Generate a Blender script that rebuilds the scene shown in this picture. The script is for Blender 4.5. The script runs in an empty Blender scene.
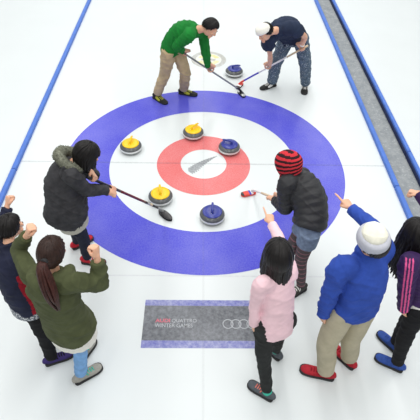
import bpy, math, random
import numpy as np
from mathutils import Vector, Matrix

SC = bpy.context.scene
COL = SC.collection
PI = math.pi
RNG = random.Random(7)


# ---------------------------------------------------------------- small vector helpers
def V(*a):
    return np.array(a if len(a) > 1 else a[0], float)


def nrm(v):
    v = np.asarray(v, float)
    return v / (np.linalg.norm(v) + 1e-12)


def ortho(v, t):
    """v made perpendicular to t"""
    return nrm(v - t * float(np.dot(v, t)))


def lin(c):
    return tuple((x / 12.92 if x <= 0.04045 else ((x + 0.055) / 1.055) ** 2.4) for x in (k / 255 for k in c))


# ---------------------------------------------------------------- materials
def new_mat(name):
    m = bpy.data.materials.new(name)
    m.use_nodes = True
    nt = m.node_tree
    return m, nt, nt.nodes['Principled BSDF']


def nd(nt, kind, **kw):
    n = nt.nodes.new(kind)
    for k, v in kw.items():
        setattr(n, k, v)
    return n


def coords(nt):
    return nd(nt, 'ShaderNodeTexCoord').outputs['Object']


def noise(nt, vec, scale, detail=3.0, rough=0.55):
    n = nd(nt, 'ShaderNodeTexNoise')
    n.inputs['Scale'].default_value = scale
    n.inputs['Detail'].default_value = detail
    n.inputs['Roughness'].default_value = rough
    nt.links.new(vec, n.inputs['Vector'])
    return n.outputs['Fac']


def ramp(nt, fac, stops):
    r = nd(nt, 'ShaderNodeValToRGB')
    e = r.color_ramp.elements
    while len(e) < len(stops):
        e.new(0.5)
    for el, (p, c) in zip(e, stops):
        el.position = p
        el.color = (*c, 1)
    nt.links.new(fac, r.inputs['Fac'])
    return r.outputs['Color']


def scale_c(c, k):
    return tuple(min(1.0, x * k) for x in c)


def fabric(name, rgb, var=0.18, scale=14, bump=0.25, rough=0.88, fine=260, spec=0.25):
    m, nt, b = new_mat(name)
    c = lin(rgb)
    co = coords(nt)
    f = noise(nt, co, scale, 4)
    nt.links.new(ramp(nt, f, [(0.3, scale_c(c, 1 - var)), (0.7, scale_c(c, 1 + var))]), b.inputs['Base Color'])
    bp = nd(nt, 'ShaderNodeBump')
    bp.inputs['Strength'].default_value = bump
    bp.inputs['Distance'].default_value = 0.002
    nt.links.new(noise(nt, co, fine, 2), bp.inputs['Height'])
    nt.links.new(bp.outputs['Normal'], b.inputs['Normal'])
    b.inputs['Roughness'].default_value = rough
    b.inputs['Specular IOR Level'].default_value = spec
    return m


def plain(name, rgb, rough=0.5, metal=0.0, spec=0.5, var=0.08, scale=30):
    m, nt, b = new_mat(name)
    c = lin(rgb)
    nt.links.new(ramp(nt, noise(nt, coords(nt), scale, 3), [(0.3, scale_c(c, 1 - var)), (0.7, scale_c(c, 1 + var))]), b.inputs['Base Color'])
    b.inputs['Roughness'].default_value = rough
    b.inputs['Metallic'].default_value = metal
    b.inputs['Specular IOR Level'].default_value = spec
    return m


def speckled(name, rgb, spot, amount=0.6, scale=60, rough=0.85, base_var=0.25, base_scale=9):
    """cloth with paint-like flecks"""
    m, nt, b = new_mat(name)
    c = lin(rgb)
    co = coords(nt)
    basec = ramp(nt, noise(nt, co, base_scale, 4), [(0.3, scale_c(c, 1 - base_var)), (0.7, scale_c(c, 1 + base_var))])
    f = noise(nt, co, scale, 2, 0.6)
    k = ramp(nt, f, [(amount, (0, 0, 0)), (amount + 0.05, (1, 1, 1))])
    mx = nd(nt, 'ShaderNodeMixRGB')
    nt.links.new(k, mx.inputs['Fac'])
    nt.links.new(basec, mx.inputs['Color1'])
    mx.inputs['Color2'].default_value = (*lin(spot), 1)
    nt.links.new(mx.outputs['Color'], b.inputs['Base Color'])
    b.inputs['Roughness'].default_value = rough
    b.inputs['Specular IOR Level'].default_value = 0.2
    return m


def skin_mat():
    m, nt, b = new_mat('skin')
    c = lin((232, 180, 150))
    co = coords(nt)
    nt.links.new(ramp(nt, noise(nt, co, 22, 4), [(0.3, scale_c(c, 0.9)), (0.7, (c[0] * 1.06, c[1] * 1.08, c[2] * 1.1))]), b.inputs['Base Color'])
    b.inputs['Roughness'].default_value = 0.55
    b.inputs['Specular IOR Level'].default_value = 0.3
    b.inputs['Subsurface Weight'].default_value = 0.08
    b.inputs['Subsurface Radius'].default_value = (0.012, 0.005, 0.003)
    return m


def hair_mat(name, rgb):
    m, nt, b = new_mat(name)
    c = lin(rgb)
    nt.links.new(ramp(nt, noise(nt, coords(nt), 40, 3), [(0.3, scale_c(c, 0.6)), (0.75, scale_c(c, 1.5))]), b.inputs['Base Color'])
    b.inputs['Roughness'].default_value = 0.48
    b.inputs['Specular IOR Level'].default_value = 0.3
    return m


def granite(name, rgb, rough, dots=0.5):
    m, nt, b = new_mat(name)
    c = lin(rgb)
    co = coords(nt)
    nt.links.new(ramp(nt, noise(nt, co, 160, 3, 0.7), [(0.3, scale_c(c, 1 - dots)), (0.5, c), (0.72, scale_c(c, 1 + dots))]), b.inputs['Base Color'])
    b.inputs['Roughness'].default_value = rough
    return m


def ice_mat(name='rink_ice', rgb=(224, 230, 231)):
    m, nt, b = new_mat(name)
    c = lin(rgb)
    co = coords(nt)
    nt.links.new(ramp(nt, noise(nt, co, 1.3, 4), [(0.3, scale_c(c, 0.975)), (0.7, scale_c(c, 1.0))]), b.inputs['Base Color'])
    bp = nd(nt, 'ShaderNodeBump')
    bp.inputs['Strength'].default_value = 0.12
    bp.inputs['Distance'].default_value = 0.002
    nt.links.new(noise(nt, co, 120, 2), bp.inputs['Height'])
    nt.links.new(bp.outputs['Normal'], b.inputs['Normal'])
    b.inputs['Roughness'].default_value = 0.26
    b.inputs['IOR'].default_value = 1.31
    b.inputs['Specular IOR Level'].default_value = 0.7
    return m


def ice_paint(name, rgb, frost=0.12, scale=30, rough=0.34, frost_rgb=(235, 238, 246), lo=0.35, hi=0.75):
    """pigment lying in the ice under a patchy frosted skin"""
    m, nt, b = new_mat(name)
    c = lin(rgb)
    fr = lin(frost_rgb)
    co = coords(nt)
    mixc = tuple(a * (1 - frost) + d * frost for a, d in zip(c, fr))
    a = nd(nt, 'ShaderNodeMath', operation='ADD')
    nt.links.new(noise(nt, co, scale, 5, 0.7), a.inputs[0])
    a2 = nd(nt, 'ShaderNodeMath', operation='MULTIPLY')
    nt.links.new(noise(nt, co, 2.2, 2), a2.inputs[0])
    a2.inputs[1].default_value = 0.5
    nt.links.new(a2.outputs[0], a.inputs[1])
    sub = nd(nt, 'ShaderNodeMath', operation='SUBTRACT')
    nt.links.new(a.outputs[0], sub.inputs[0])
    sub.inputs[1].default_value = 0.25
    nt.links.new(ramp(nt, sub.outputs[0], [(lo, c), (hi, mixc)]), b.inputs['Base Color'])
    bp = nd(nt, 'ShaderNodeBump')
    bp.inputs['Strength'].default_value = 0.12
    bp.inputs['Distance'].default_value = 0.002
    nt.links.new(noise(nt, co, 120, 2), bp.inputs['Height'])
    nt.links.new(bp.outputs['Normal'], b.inputs['Normal'])
    b.inputs['Roughness'].default_value = rough
    b.inputs['IOR'].default_value = 1.31
    return m


def concrete():
    m, nt, b = new_mat('frosted_walkway')
    co = coords(nt)
    f = noise(nt, co, 9, 6, 0.7)
    base = ramp(nt, f, [(0.3, lin((128, 134, 138))), (0.7, lin((158, 162, 164)))])
    k = ramp(nt, noise(nt, co, 26, 3, 0.75), [(0.56, (0, 0, 0)), (0.72, (0.6, 0.6, 0.6))])
    mx = nd(nt, 'ShaderNodeMixRGB')
    nt.links.new(k, mx.inputs['Fac'])
    nt.links.new(base, mx.inputs['Color1'])
    mx.inputs['Color2'].default_value = (*lin((205, 210, 212)), 1)
    nt.links.new(mx.outputs['Color'], b.inputs['Base Color'])
    b.inputs['Roughness'].default_value = 0.9
    return m


M = {}
M['skin'] = skin_mat()
M['eye_white'] = plain('eye_white', (235, 232, 228), 0.3)
M['eye_dark'] = plain('eye_dark', (40, 25, 20), 0.2)
M['lips'] = plain('lips', (190, 105, 95), 0.5)
M['black_hair'] = hair_mat('black_hair', (20, 17, 17))
M['brown_hair'] = hair_mat('brown_hair', (48, 30, 24))
M['red_brown_hair'] = hair_mat('red_brown_hair', (62, 32, 27))
M['black_rubber'] = plain('black_rubber', (34, 34, 36), 0.7)
M['white_cloth'] = fabric('white_cloth', (238, 236, 228), 0.05)
M['ice'] = ice_mat()


# ---------------------------------------------------------------- mesh builder
class MB:
    def __init__(self):
        self.v, self.f, self.m = [], [], []

    def add(self, verts, faces, mi=0):
        o = len(self.v)
        self.v.extend([tuple(map(float, p)) for p in verts])
        for k, f in enumerate(faces):
            self.f.append(tuple(i + o for i in f))
            self.m.append(mi if not hasattr(mi, '__len__') else mi[k])
        return self

    def loft(self, st, n=20, step=0.014, mi=0, quilt=None, power=2.0, cap=True, mat_fn=None):
        """st: list of (pos, side, a, b); smooth tube with elliptical rings; mat_fn(arc, angle) -> material index"""
        A = np.array([np.concatenate([p, nrm(s), [a, b]]) for p, s, a, b in st])
        pts = []
        N = len(A)
        for i in range(N - 1):
            p0, p1, p2, p3 = A[max(i - 1, 0)], A[i], A[i + 1], A[min(i + 2, N - 1)]
            L = np.linalg.norm(p2[:3] - p1[:3])
            k = max(2, int(L / step))
            for j in range(k):
                t = j / k
                q = 0.5 * ((2 * p1) + (-p0 + p2) * t + (2 * p0 - 5 * p1 + 4 * p2 - p3) * t * t + (-p0 + 3 * p1 - 3 * p2 + p3) * t ** 3)
                lo, hi = np.minimum(p1[6:], p2[6:]) * 0.97, np.maximum(p1[6:], p2[6:]) * 1.03
                q[6:] = np.clip(q[6:], lo, hi)
                pts.append(q)
        pts.append(A[-1])
        P = np.array(pts)
        pos = P[:, :3]
        T = np.gradient(pos, axis=0)
        arc = np.concatenate([[0], np.cumsum(np.linalg.norm(np.diff(pos, axis=0), axis=1))])
        verts, faces, mis = [], [], []
        th = np.linspace(0, 2 * PI, n, endpoint=False)
        cx = np.sign(np.cos(th)) * np.abs(np.cos(th)) ** (2 / power)
        sx = np.sign(np.sin(th)) * np.abs(np.sin(th)) ** (2 / power)
        for i in range(len(P)):
            t = nrm(T[i])
            s = ortho(P[i, 3:6], t)
            w = np.cross(t, s)
            a, b = P[i, 6], P[i, 7]
            if quilt:
                d = abs(math.sin(PI * arc[i] / quilt)) ** 0.55
                a, b = a - 0.011 * (1 - d), b - 0.011 * (1 - d)
            verts.extend(pos[i] + np.outer(cx * a, s) + np.outer(sx * b, w))
        R = len(P)
        for i in range(R - 1):
            for j in range(n):
                k = (j + 1) % n
                faces.append((i * n + j, i * n + k, (i + 1) * n + k, (i + 1) * n + j))
                mis.append(mat_fn(arc[i], th[j]) if mat_fn else mi)
        if cap:
            c0, c1 = len(verts), len(verts) + 1
            verts.extend([pos[0], pos[-1]])
            for j in range(n):
                k = (j + 1) % n
                faces.append((c0, k, j))
                faces.append((c1, (R - 1) * n + j, (R - 1) * n + k))
                mis += [mat_fn(0, 0) if mat_fn else mi, mat_fn(arc[-1], 0) if mat_fn else mi]
        return self.add(verts, faces, mis)

    def limb(self, pts, rad, n=14, step=0.014, side=None, flat=1.0, **kw):
        pts = [np.asarray(p, float) for p in pts]
        d = nrm(pts[-1] - pts[0])
        if side is None:
            side = np.cross(d, V(0.3, 0.2, 1.0))
            if np.linalg.norm(side) < 0.2:
                side = np.cross(d, V(1, 0, 0))
        return self.loft([(p, side, r, r * flat) for p, r in zip(pts, rad)], n=n, step=step, **kw)

    def ball(self, c, r, R=None, nu=20, nv=14, mi=0, mat_fn=None):
        """ellipsoid with radii r along the columns of R"""
        R = np.eye(3) if R is None else R
        verts, faces, mis = [], [], []
        r = V(r, r, r) if np.isscalar(r) else V(r)
        for i in range(nv + 1):
            t = PI * i / nv
            for j in range(nu):
                p = 2 * PI * j / nu
                u = V(math.sin(t) * math.cos(p), math.sin(t) * math.sin(p), math.cos(t))
                verts.append(c + R @ (u * r))
        for i in range(nv):
            for j in range(nu):
                k = (j + 1) % nu
                if i == 0:
                    f = (0, (i + 1) * nu + j, (i + 1) * nu + k)
                elif i == nv - 1:
                    f = (i * nu + j, nv * nu, i * nu + k)
                else:
                    f = (i * nu + j, (i + 1) * nu + j, (i + 1) * nu + k, i * nu + k)
                faces.append(f)
                mis.append(mat_fn(i / nv, j / nu) if mat_fn else mi)
        return self.add(verts, faces, mis)

    def box(self, c, h, R=None, mi=0):
        R = np.eye(3) if R is None else R
        vs = [c + R @ (V(x, y, z) * V(h)) for x in (-1, 1) for y in (-1, 1) for z in (-1, 1)]
        fs = [(0, 1, 3, 2), (4, 6, 7, 5), (0, 4, 5, 1), (2, 3, 7, 6), (0, 2, 6, 4), (1, 5, 7, 3)]
        return self.add(vs, fs, mi)

    def lathe(self, prof, n=48, mi=0, c=(0, 0, 0), R=None):
        """prof: list of (r, z) from bottom axis to top axis"""
        R = np.eye(3) if R is None else R
        verts, faces = [], []
        for r, z in prof:
            for j in range(n):
                a = 2 * PI * j / n
                verts.append(V(c) + R @ V(r * math.cos(a), r * math.sin(a), z))
        for i in range(len(prof) - 1):
            for j in range(n):
                k = (j + 1) % n
                faces.append((i * n + j, i * n + k, (i + 1) * n + k, (i + 1) * n + j))
        return self.add(verts, faces, mi)

    def mesh(self, name):
        me = bpy.data.meshes.new(name)
        me.from_pydata(self.v, [], self.f)
        me.polygons.foreach_set('material_index', self.m)
        me.update()
        return me


def fuse(mb, voxel, smooth=4, factor=0.5):
    """one continuous closed surface out of overlapping closed shapes"""
    me = mb.mesh('tmp')
    o = bpy.data.objects.new('tmp', me)
    COL.objects.link(o)
    r = o.modifiers.new('r', 'REMESH')
    r.mode = 'VOXEL'
    r.voxel_size = voxel
    if smooth:
        s = o.modifiers.new('s', 'SMOOTH')
        s.iterations = smooth
        s.factor = factor
    dg = bpy.context.evaluated_depsgraph_get()
    out = bpy.data.meshes.new_from_object(o.evaluated_get(dg))
    bpy.data.objects.remove(o)
    bpy.data.meshes.remove(me)
    out.materials.clear()
    return out


def vert_arrays(me):
    n = len(me.vertices)
    co = np.empty(n * 3)
    no = np.empty(n * 3)
    me.vertices.foreach_get('co', co)
    me.vertices.foreach_get('normal', no)
    return co.reshape(-1, 3), no.reshape(-1, 3)


def crease(me, amp, freq=26, seed=1, axis=None, squeeze=2.2):
    """cloth folds: ridged waves pushed along the normals; axis = direction across which the folds are tight"""
    co, no = vert_arrays(me)
    g = np.random.RandomState(seed)
    d = np.zeros(len(co))
    for i in range(7):
        k = g.normal(size=3)
        k = k / np.linalg.norm(k)
        if axis is not None:
            k = nrm(k * 0.55 + nrm(axis) * squeeze * (0.5 if i % 2 else -0.5))
        l = g.normal(size=3) * freq * 0.5
        w = np.sin(co @ k * freq * (0.7 + 0.25 * i) + g.rand() * 6 + 1.6 * np.sin(co @ l + g.rand() * 6))
        d += ((1 - np.abs(w)) ** 2.2 * 1.5 if i % 2 == 0 else w * 0.45) / (1 + 0.25 * i) * (0.5 + 0.5 * np.sin(co @ (l * 0.25) + i))
    d -= d.mean()
    co = co + no * (d * amp)[:, None]
    me.vertices.foreach_set('co', co.ravel())
    me.update()


def link(name, me, mats, parent=None, smooth=True, origin=None):
    if not isinstance(mats, (list, tuple)):
        mats = [mats]
    for m in mats:
        me.materials.append(m)
    me.name = name
    if smooth:
        me.shade_smooth()
    o = bpy.data.objects.new(name, me)
    COL.objects.link(o)
    if origin is not None:                      # origin: world position of the parent / object base; mesh is in world coordinates
        me.transform(Matrix.Translation(-Vector(origin)))
    if parent is not None:
        o.parent = parent
    elif origin is not None:
        o.location = origin
    return o


def tag(o, label=None, cat=None, group=None, kind=None):
    for k, v in (('label', label), ('category', cat), ('group', group), ('kind', kind)):
        if v:
            o[k] = v
    return o


def empty(name, loc, rz=0.0):
    e = bpy.data.objects.new(name, None)
    e.empty_display_size = 0.1
    e.location = loc
    e.rotation_euler = (0, 0, rz)
    COL.objects.link(e)
    return e


def sub(name, me, mats, parent, smooth=True):
    """mesh already in its parent's local coordinates"""
    return link(name, me, mats, parent, smooth)
# ---------------------------------------------------------------- the rink
def slab(name, x0, x1, y0, y1, z0, z1, mat):
    mb = MB().box(V((x0 + x1) / 2, (y0 + y1) / 2, (z0 + z1) / 2), ((x1 - x0) / 2, (y1 - y0) / 2, (z1 - z0) / 2))
    return tag(link(name, mb.mesh(name), mat, smooth=False), kind='structure')


slab('floor', -10, 2.46, -7, 14, -0.2, 0, M['ice'])
slab('wall_back', -10, 12, 13.9, 14.1, -0.2, 4.5, plain('white_wall', (232, 236, 238), 0.7))
slab('floor.001', 2.80, 12, -7, 14, -0.2, 0, M['ice'])
slab('floor.002', 2.46, 2.80, -7, 14, -0.2, -0.035, concrete())

M['rail'] = fabric('blue_foam', (86, 124, 206), 0.08, 8, 0.1, 0.6)


M['rail_strip'] = fabric('dark_rail_strip', (40, 50, 84), 0.2, 12)


def rail(x0, x1, y0, y1, h, label, zb=0.0, base=False):
    mb = MB()
    r = 0.012
    prof = [(x0, zb), (x0, h - r), (x0 + r * 0.3, h - r * 0.3), (x0 + r, h), (x1 - r, h), (x1 - r * 0.3, h - r * 0.3), (x1, h - r), (x1, zb)]
    vs, fs = [], []
    ys = [y0, y0 + 0.004] + list(np.arange(y0 + 0.4, y1 - 0.3, 0.4)) + [y1 - 0.004, y1]
    cx = (x0 + x1) / 2
    for i, y in enumerate(ys):
        k = 0.9 if i in (0, len(ys) - 1) else 1.0
        for x, z in prof:
            vs.append((cx + (x - cx) * k, y, zb + (z - zb) * k))
    n = len(prof)
    for i in range(len(ys) - 1):
        for j in range(n):
            q = (j + 1) % n
            fs.append((i * n + j, i * n + q, (i + 1) * n + q, (i + 1) * n + j))
    fs.append(tuple(range(n)))
    fs.append(tuple(reversed(range((len(ys) - 1) * n, len(ys) * n))))
    mb.add(vs, fs)
    o = link('sheet_divider', mb.mesh('sheet_divider'), M['rail'], smooth=False, origin=(cx, y0, zb))
    if base:
        w = MB().box(V(x0 - 0.008, (y0 + y1) / 2, -0.012), (0.0075, (y1 - y0) / 2, 0.027))  # thin dark strip added along the divider's inner side for its dark edge
        link('dark_strip', w.mesh('dark_strip'), M['rail_strip'], o, False, origin=(cx, y0, zb))
    tag(o, label, 'divider', 'blue foam dividers between the sheets')


rail(-2.435, -2.375, -0.20, 12, 0.05, 'long far length of the single blue foam divider on the left of the rings')
rail(-2.435, -2.375, -5.0, -0.21, 0.05, 'near end of the left blue foam divider, under the raised fist')
rail(2.395, 2.455, -0.44, 12, 0.05, 'long far blue divider between the playing ice and the grey walkway')
rail(2.395, 2.455, -5.0, -0.45, 0.05, 'short near length of blue divider running behind the long black hair')
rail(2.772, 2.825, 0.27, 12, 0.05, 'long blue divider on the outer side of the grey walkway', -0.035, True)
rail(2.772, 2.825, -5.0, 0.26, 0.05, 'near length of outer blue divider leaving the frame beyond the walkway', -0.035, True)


def ring(name, r0, r1, z, mat, parent=None, n=160, soft=0.0):
    vs, fs = [], []
    for j in range(n):
        a = 2 * PI * j / n
        for r in ((r0, r1) if r0 > 0 else (r1,)):
            vs.append((r * math.cos(a), r * math.sin(a), z))
    if r0 > 0:
        for j in range(n):
            k = (j + 1) % n
            fs.append((2 * j, 2 * j + 1, 2 * k + 1, 2 * k))
    else:
        fs.append(tuple(range(n)))
    return sub(name, MB().add(vs, fs).mesh(name), mat, parent, False)


def poly(name, pts, z, mat, parent):
    return sub(name, MB().add([(x, y, z) for x, y in pts], [tuple(range(len(pts)))]).mesh(name), mat, parent, False)


M['ring_blue'] = ice_paint('ring_blue', (68, 68, 204), 0.16, 60, 0.26, lo=0.25, hi=0.85)
M['ring_red'] = ice_paint('ring_red', (222, 96, 94), 0.25, 60, 0.26, lo=0.25, hi=0.85)
M['fern_grey'] = ice_paint('fern_grey', (136, 141, 143), 0.45, 45)
M['line_grey'] = ice_paint('line_grey', (212, 217, 221), 0.4, 30)
M['white_paint'] = ice_paint('white_paint', (240, 243, 246), 0.5, 20)

hs = tag(empty('target_rings', (0, 0, 0)), 'blue and red target rings with a grey fern at the centre, in the ice', 'rink marking')
ring('outer_ring', 1.22, 1.83, 0.0016, M['ring_blue'], hs)
ring('inner_ring', 0.30, 0.61, 0.0016, M['ring_red'], hs)
# fern leaf: one flat frond with a toothed outline
sp0, sp1 = V(-0.175, -0.14), V(0.185, 0.165)
spine = lambda t: sp0 + (sp1 - sp0) * t + V(0.05, -0.05) * math.sin(PI * t) * -0.35
ax = nrm(sp1 - sp0)
pw = V(-ax[1], ax[0])
up_e, lo_e = [], []
for i in range(13):
    t = i / 13
    wu, wl = 0.052 * (1 - t) ** 0.7, 0.118 * (1 - t) ** 0.8 * (0.75 + 0.25 * min(1, t * 5))
    up_e += [spine(t) + pw * wu * 0.72, spine(t + 0.05) + pw * wu]
    lo_e += [spine(t) - pw * wl * 0.62, spine(max(t - 0.05, -0.04)) - pw * wl]
    lo_e[-1], lo_e[-2] = lo_e[-2], lo_e[-1]
outline = [spine(-0.06)] + lo_e + [spine(1.0)] + up_e[::-1]
poly('fern_emblem', [tuple(q) for q in outline], 0.0016, M['fern_grey'], hs)


def stripline(name, x0, x1, y0, y1, z, label, mat):
    tag(link(name, MB().add([(x0, y0, z), (x1, y0, z), (x1, y1, z), (x0, y1, z)], [(0, 1, 2, 3)]).mesh(name), mat, smooth=False), label, 'ice line')


def veil(name, rgb, amount):
    """thin translucent line under the ice skin"""
    m, nt, b = new_mat(name)
    b.inputs['Base Color'].default_value = (*lin(rgb), 1)
    b.inputs['Roughness'].default_value = 0.3
    al = nd(nt, 'ShaderNodeMath', operation='MULTIPLY')
    nt.links.new(noise(nt, coords(nt), 20, 3), al.inputs[0])
    al.inputs[1].default_value = amount * 2
    nt.links.new(al.outputs[0], b.inputs['Alpha'])
    return m


M['thin_line'] = veil('thin_line', (120, 126, 140), 0.15)
stripline('tee_line', -2.37, 2.39, -0.013, 0.013, 0.0024, 'thin grey line running side to side through the middle of the rings', M['thin_line'])
stripline('centre_line', -0.011, 0.011, -6.5, 9, 0.0030, 'faint line running lengthwise through the middle of the rings', veil('centre_line', (150, 156, 164), 0.05))
M['faint_line'] = ice_paint('faint_line', (205, 210, 212), 0.5, 30)
stripline('back_line', -2.37, 2.39, -1.845, -1.831, 0.0006, 'faint line touching the near edge of the blue ring', M['faint_line'])

# round emblem behind the rings
em = tag(empty('round_emblem', (0.085, 2.87, 0)), 'blurred round grey and yellow emblem in the ice behind the sweeper in green', 'rink marking')
M['em_grey'] = ice_paint('emblem_grey', (176, 177, 168), 0.5, 24)
M['em_pale'] = ice_paint('emblem_pale', (222, 224, 216), 0.4, 24)
M['em_yellow'] = ice_paint('emblem_yellow', (222, 218, 150), 0.4, 24)
ring('rim', 0.225, 0.305, 0.001, M['em_grey'], em, 72)
ring('disc', 0, 0.224, 0.001, M['em_pale'], em, 72)
for a0, a1, r0, r1 in ((20, 75, 0.12, 0.2), (100, 160, 0.1, 0.19), (200, 262, 0.12, 0.2), (285, 345, 0.11, 0.19)):
    A = np.radians(np.linspace(a0, a1, 9))
    poly('yellow_mark', [(r1 * math.cos(a), r1 * math.sin(a)) for a in A] + [(r0 * math.cos(a), r0 * math.sin(a)) for a in A[::-1]], 0.0018, M['em_yellow'], em)
poly('grey_mark', [(-0.12, -0.03), (0.1, -0.05), (0.13, 0.01), (0.03, 0.035), (-0.02, 0.07), (-0.06, 0.03), (-0.13, 0.02)], 0.0022, M['em_grey'], em)

# advertisement in the ice
ad = tag(empty('ice_advertisement', (0, -2.4, 0)), 'dark grey rectangular advertisement in the ice with four pale interlocking rings', 'sign')
M['ad_grey'] = ice_paint('ad_grey', (90, 93, 99), 0.5, 26, 0.3, (172, 176, 182), 0.3, 0.7)
M['ad_blue'] = ice_paint('ad_blue', (112, 116, 184), 0.42, 26, 0.4)
M['ad_white'] = ice_paint('ad_white', (194, 198, 203), 0.45, 50, 0.4, (128, 132, 136), 0.3, 0.65)
M['ad_red'] = ice_paint('ad_red', (214, 92, 112), 0.25, 60, 0.4)
poly('panel', [(-0.57, -0.185), (0.57, -0.185), (0.57, 0.195), (-0.57, 0.195)], 0.001, M['ad_grey'], ad)
poly('border', [(-0.57, 0.1955), (0.57, 0.1955), (0.57, 0.262), (-0.57, 0.262)], 0.001, M['ad_blue'], ad)
poly('border', [(-0.57, -0.262), (0.57, -0.262), (0.57, -0.1855), (-0.57, -0.1855)], 0.001, M['ad_blue'], ad)


def lettering(text, size, x, y, mat, parent, wide=1.0, bold=0.0):
    cu = bpy.data.curves.new('lettering', 'FONT')
    cu.body = text
    cu.size = size
    cu.offset = bold
    t = bpy.data.objects.new('tmp', cu)
    COL.objects.link(t)
    me = bpy.data.meshes.new_from_object(t.evaluated_get(bpy.context.evaluated_depsgraph_get()))
    bpy.data.objects.remove(t)
    me.transform(Matrix.Translation((x, y, 0.0018)) @ Matrix.Diagonal((wide, 1, 1, 1)))
    return sub('lettering', me, mat, parent, False)


lettering('AUDI', 0.054, -0.455, 0.008, M['ad_red'], ad, 1.1, 0.0015)
lettering('QUATTRO', 0.054, -0.302, 0.008, M['ad_white'], ad, 0.92, 0.0005)
lettering('WINTER GAMES', 0.058, -0.458, -0.046, M['ad_white'], ad, 0.86, 0.0005)
for i in range(4):
    o = ring('pale_ring', 0.043, 0.052, 0.0018 + 0.0002 * i, M['ad_white'], ad, 48)
    o.location = (0.235 + 0.076 * i, -0.007, 0)


# ---------------------------------------------------------------- curling stones
M['granite'] = granite('granite', (94, 97, 98), 0.25, 0.55)
M['granite_band'] = granite('granite_band', (228, 231, 231), 0.5, 0.15)
M['granite_dark'] = granite('granite_dark', (88, 92, 92), 0.35, 0.4)
M['yellow'] = plain('yellow_plastic', (250, 205, 10), 0.35, var=0.04)
M['blue'] = plain('blue_plastic', (52, 62, 150), 0.3, var=0.05)
M['steel'] = plain('steel', (215, 216, 220), 0.25, 0.9)


def stone_proto(colour, label):
    e = tag(empty('curling_stone', (0, 0, 0)), label, 'curling stone')
    pr = [(0, 0), (0.062, 0), (0.066, 0.004), (0.105, 0.012), (0.130, 0.025), (0.141, 0.037)]
    sub('stone_body', MB().lathe(pr + [(0.1435, 0.040), (0.1435, 0.041)]).lathe([(0.1425, 0.060), (0.1450, 0.068), (0.1425, 0.078), (0.136, 0.086), (0.122, 0.101), (0.108, 0.109), (0.09, 0.1125), (0, 0.1125)]).mesh('stone_body'), M['granite'], e)
    sub('striking_band', MB().lathe([(0.1425, 0.034), (0.1448, 0.037), (0.1452, 0.062), (0.1430, 0.066)]).mesh('striking_band'), M['granite_band'], e)
    c = sub('cap', MB().lathe([(0.0, 0.113), (0.112, 0.1095), (0.113, 0.114), (0.107, 0.1195), (0.06, 0.1235), (0, 0.1245)]).mesh('cap'), M[colour], e)
    mb = MB()
    sd = V(0, 1, 0)
    mb.loft([(V(-0.030, 0, 0.118), sd, 0.020, 0.024), (V(-0.034, 0, 0.140), sd, 0.014, 0.017), (V(-0.022, 0, 0.158), sd, 0.0135, 0.014), (V(0.01, 0, 0.165), sd, 0.0145, 0.012),
             (V(0.06, 0, 0.163), sd, 0.0145, 0.012), (V(0.095, 0, 0.158), sd, 0.012, 0.010), (V(0.101, 0, 0.157), sd, 0.005, 0.004)], n=14, step=0.008)
    h = sub('handle', mb.mesh('handle'), M[colour], e)
    b = MB().lathe([(0, 0), (0.006, 0), (0.007, 0.002), (0.004, 0.004), (0, 0.004)], 12)
    bo = sub('handle_bolt', b.mesh('handle_bolt'), M['steel'], h)
    bo.location = (-0.05, 0, 0.121)
    return e


def copy_thing(root, name=None):
    r = root.copy()
    COL.objects.link(r)
    for ch in list(root.children):
        c = ch.copy()
        COL.objects.link(c)
        c.parent = r
        for g in list(ch.children):
            d = g.copy()
            COL.objects.link(d)
            d.parent = c
    return r


PROTO = {}
for colour, x, y, ang, label in (
        ('yellow', -0.975, 0.275, 82, 'yellow-handled curling stone on the left edge of the white circle'),
        ('yellow', -0.145, 0.615, 48, 'yellow-handled curling stone on the far edge of the red ring'),
        ('yellow', -0.515, -0.700, 97, 'yellow-handled curling stone next to the black broom head'),
        ('blue', 0.345, 0.285, 158, 'blue-handled curling stone on the right upper part of the red ring'),
        ('blue', 0.100, -1.000, 88, 'blue-handled curling stone nearest the advertisement, in the white circle'),
        ('blue', 0.505, 2.360, 12, 'blue-handled curling stone outside the rings, between the two far sweepers')):
    if colour not in PROTO:
        s = PROTO[colour] = stone_proto(colour, label)
    else:
        s = copy_thing(PROTO[colour])
        s['label'] = label
    s.location = (x, y, 0)
    s.rotation_euler = (0, 0, math.radians(ang))
    s['group'] = 'curling stones'


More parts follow.
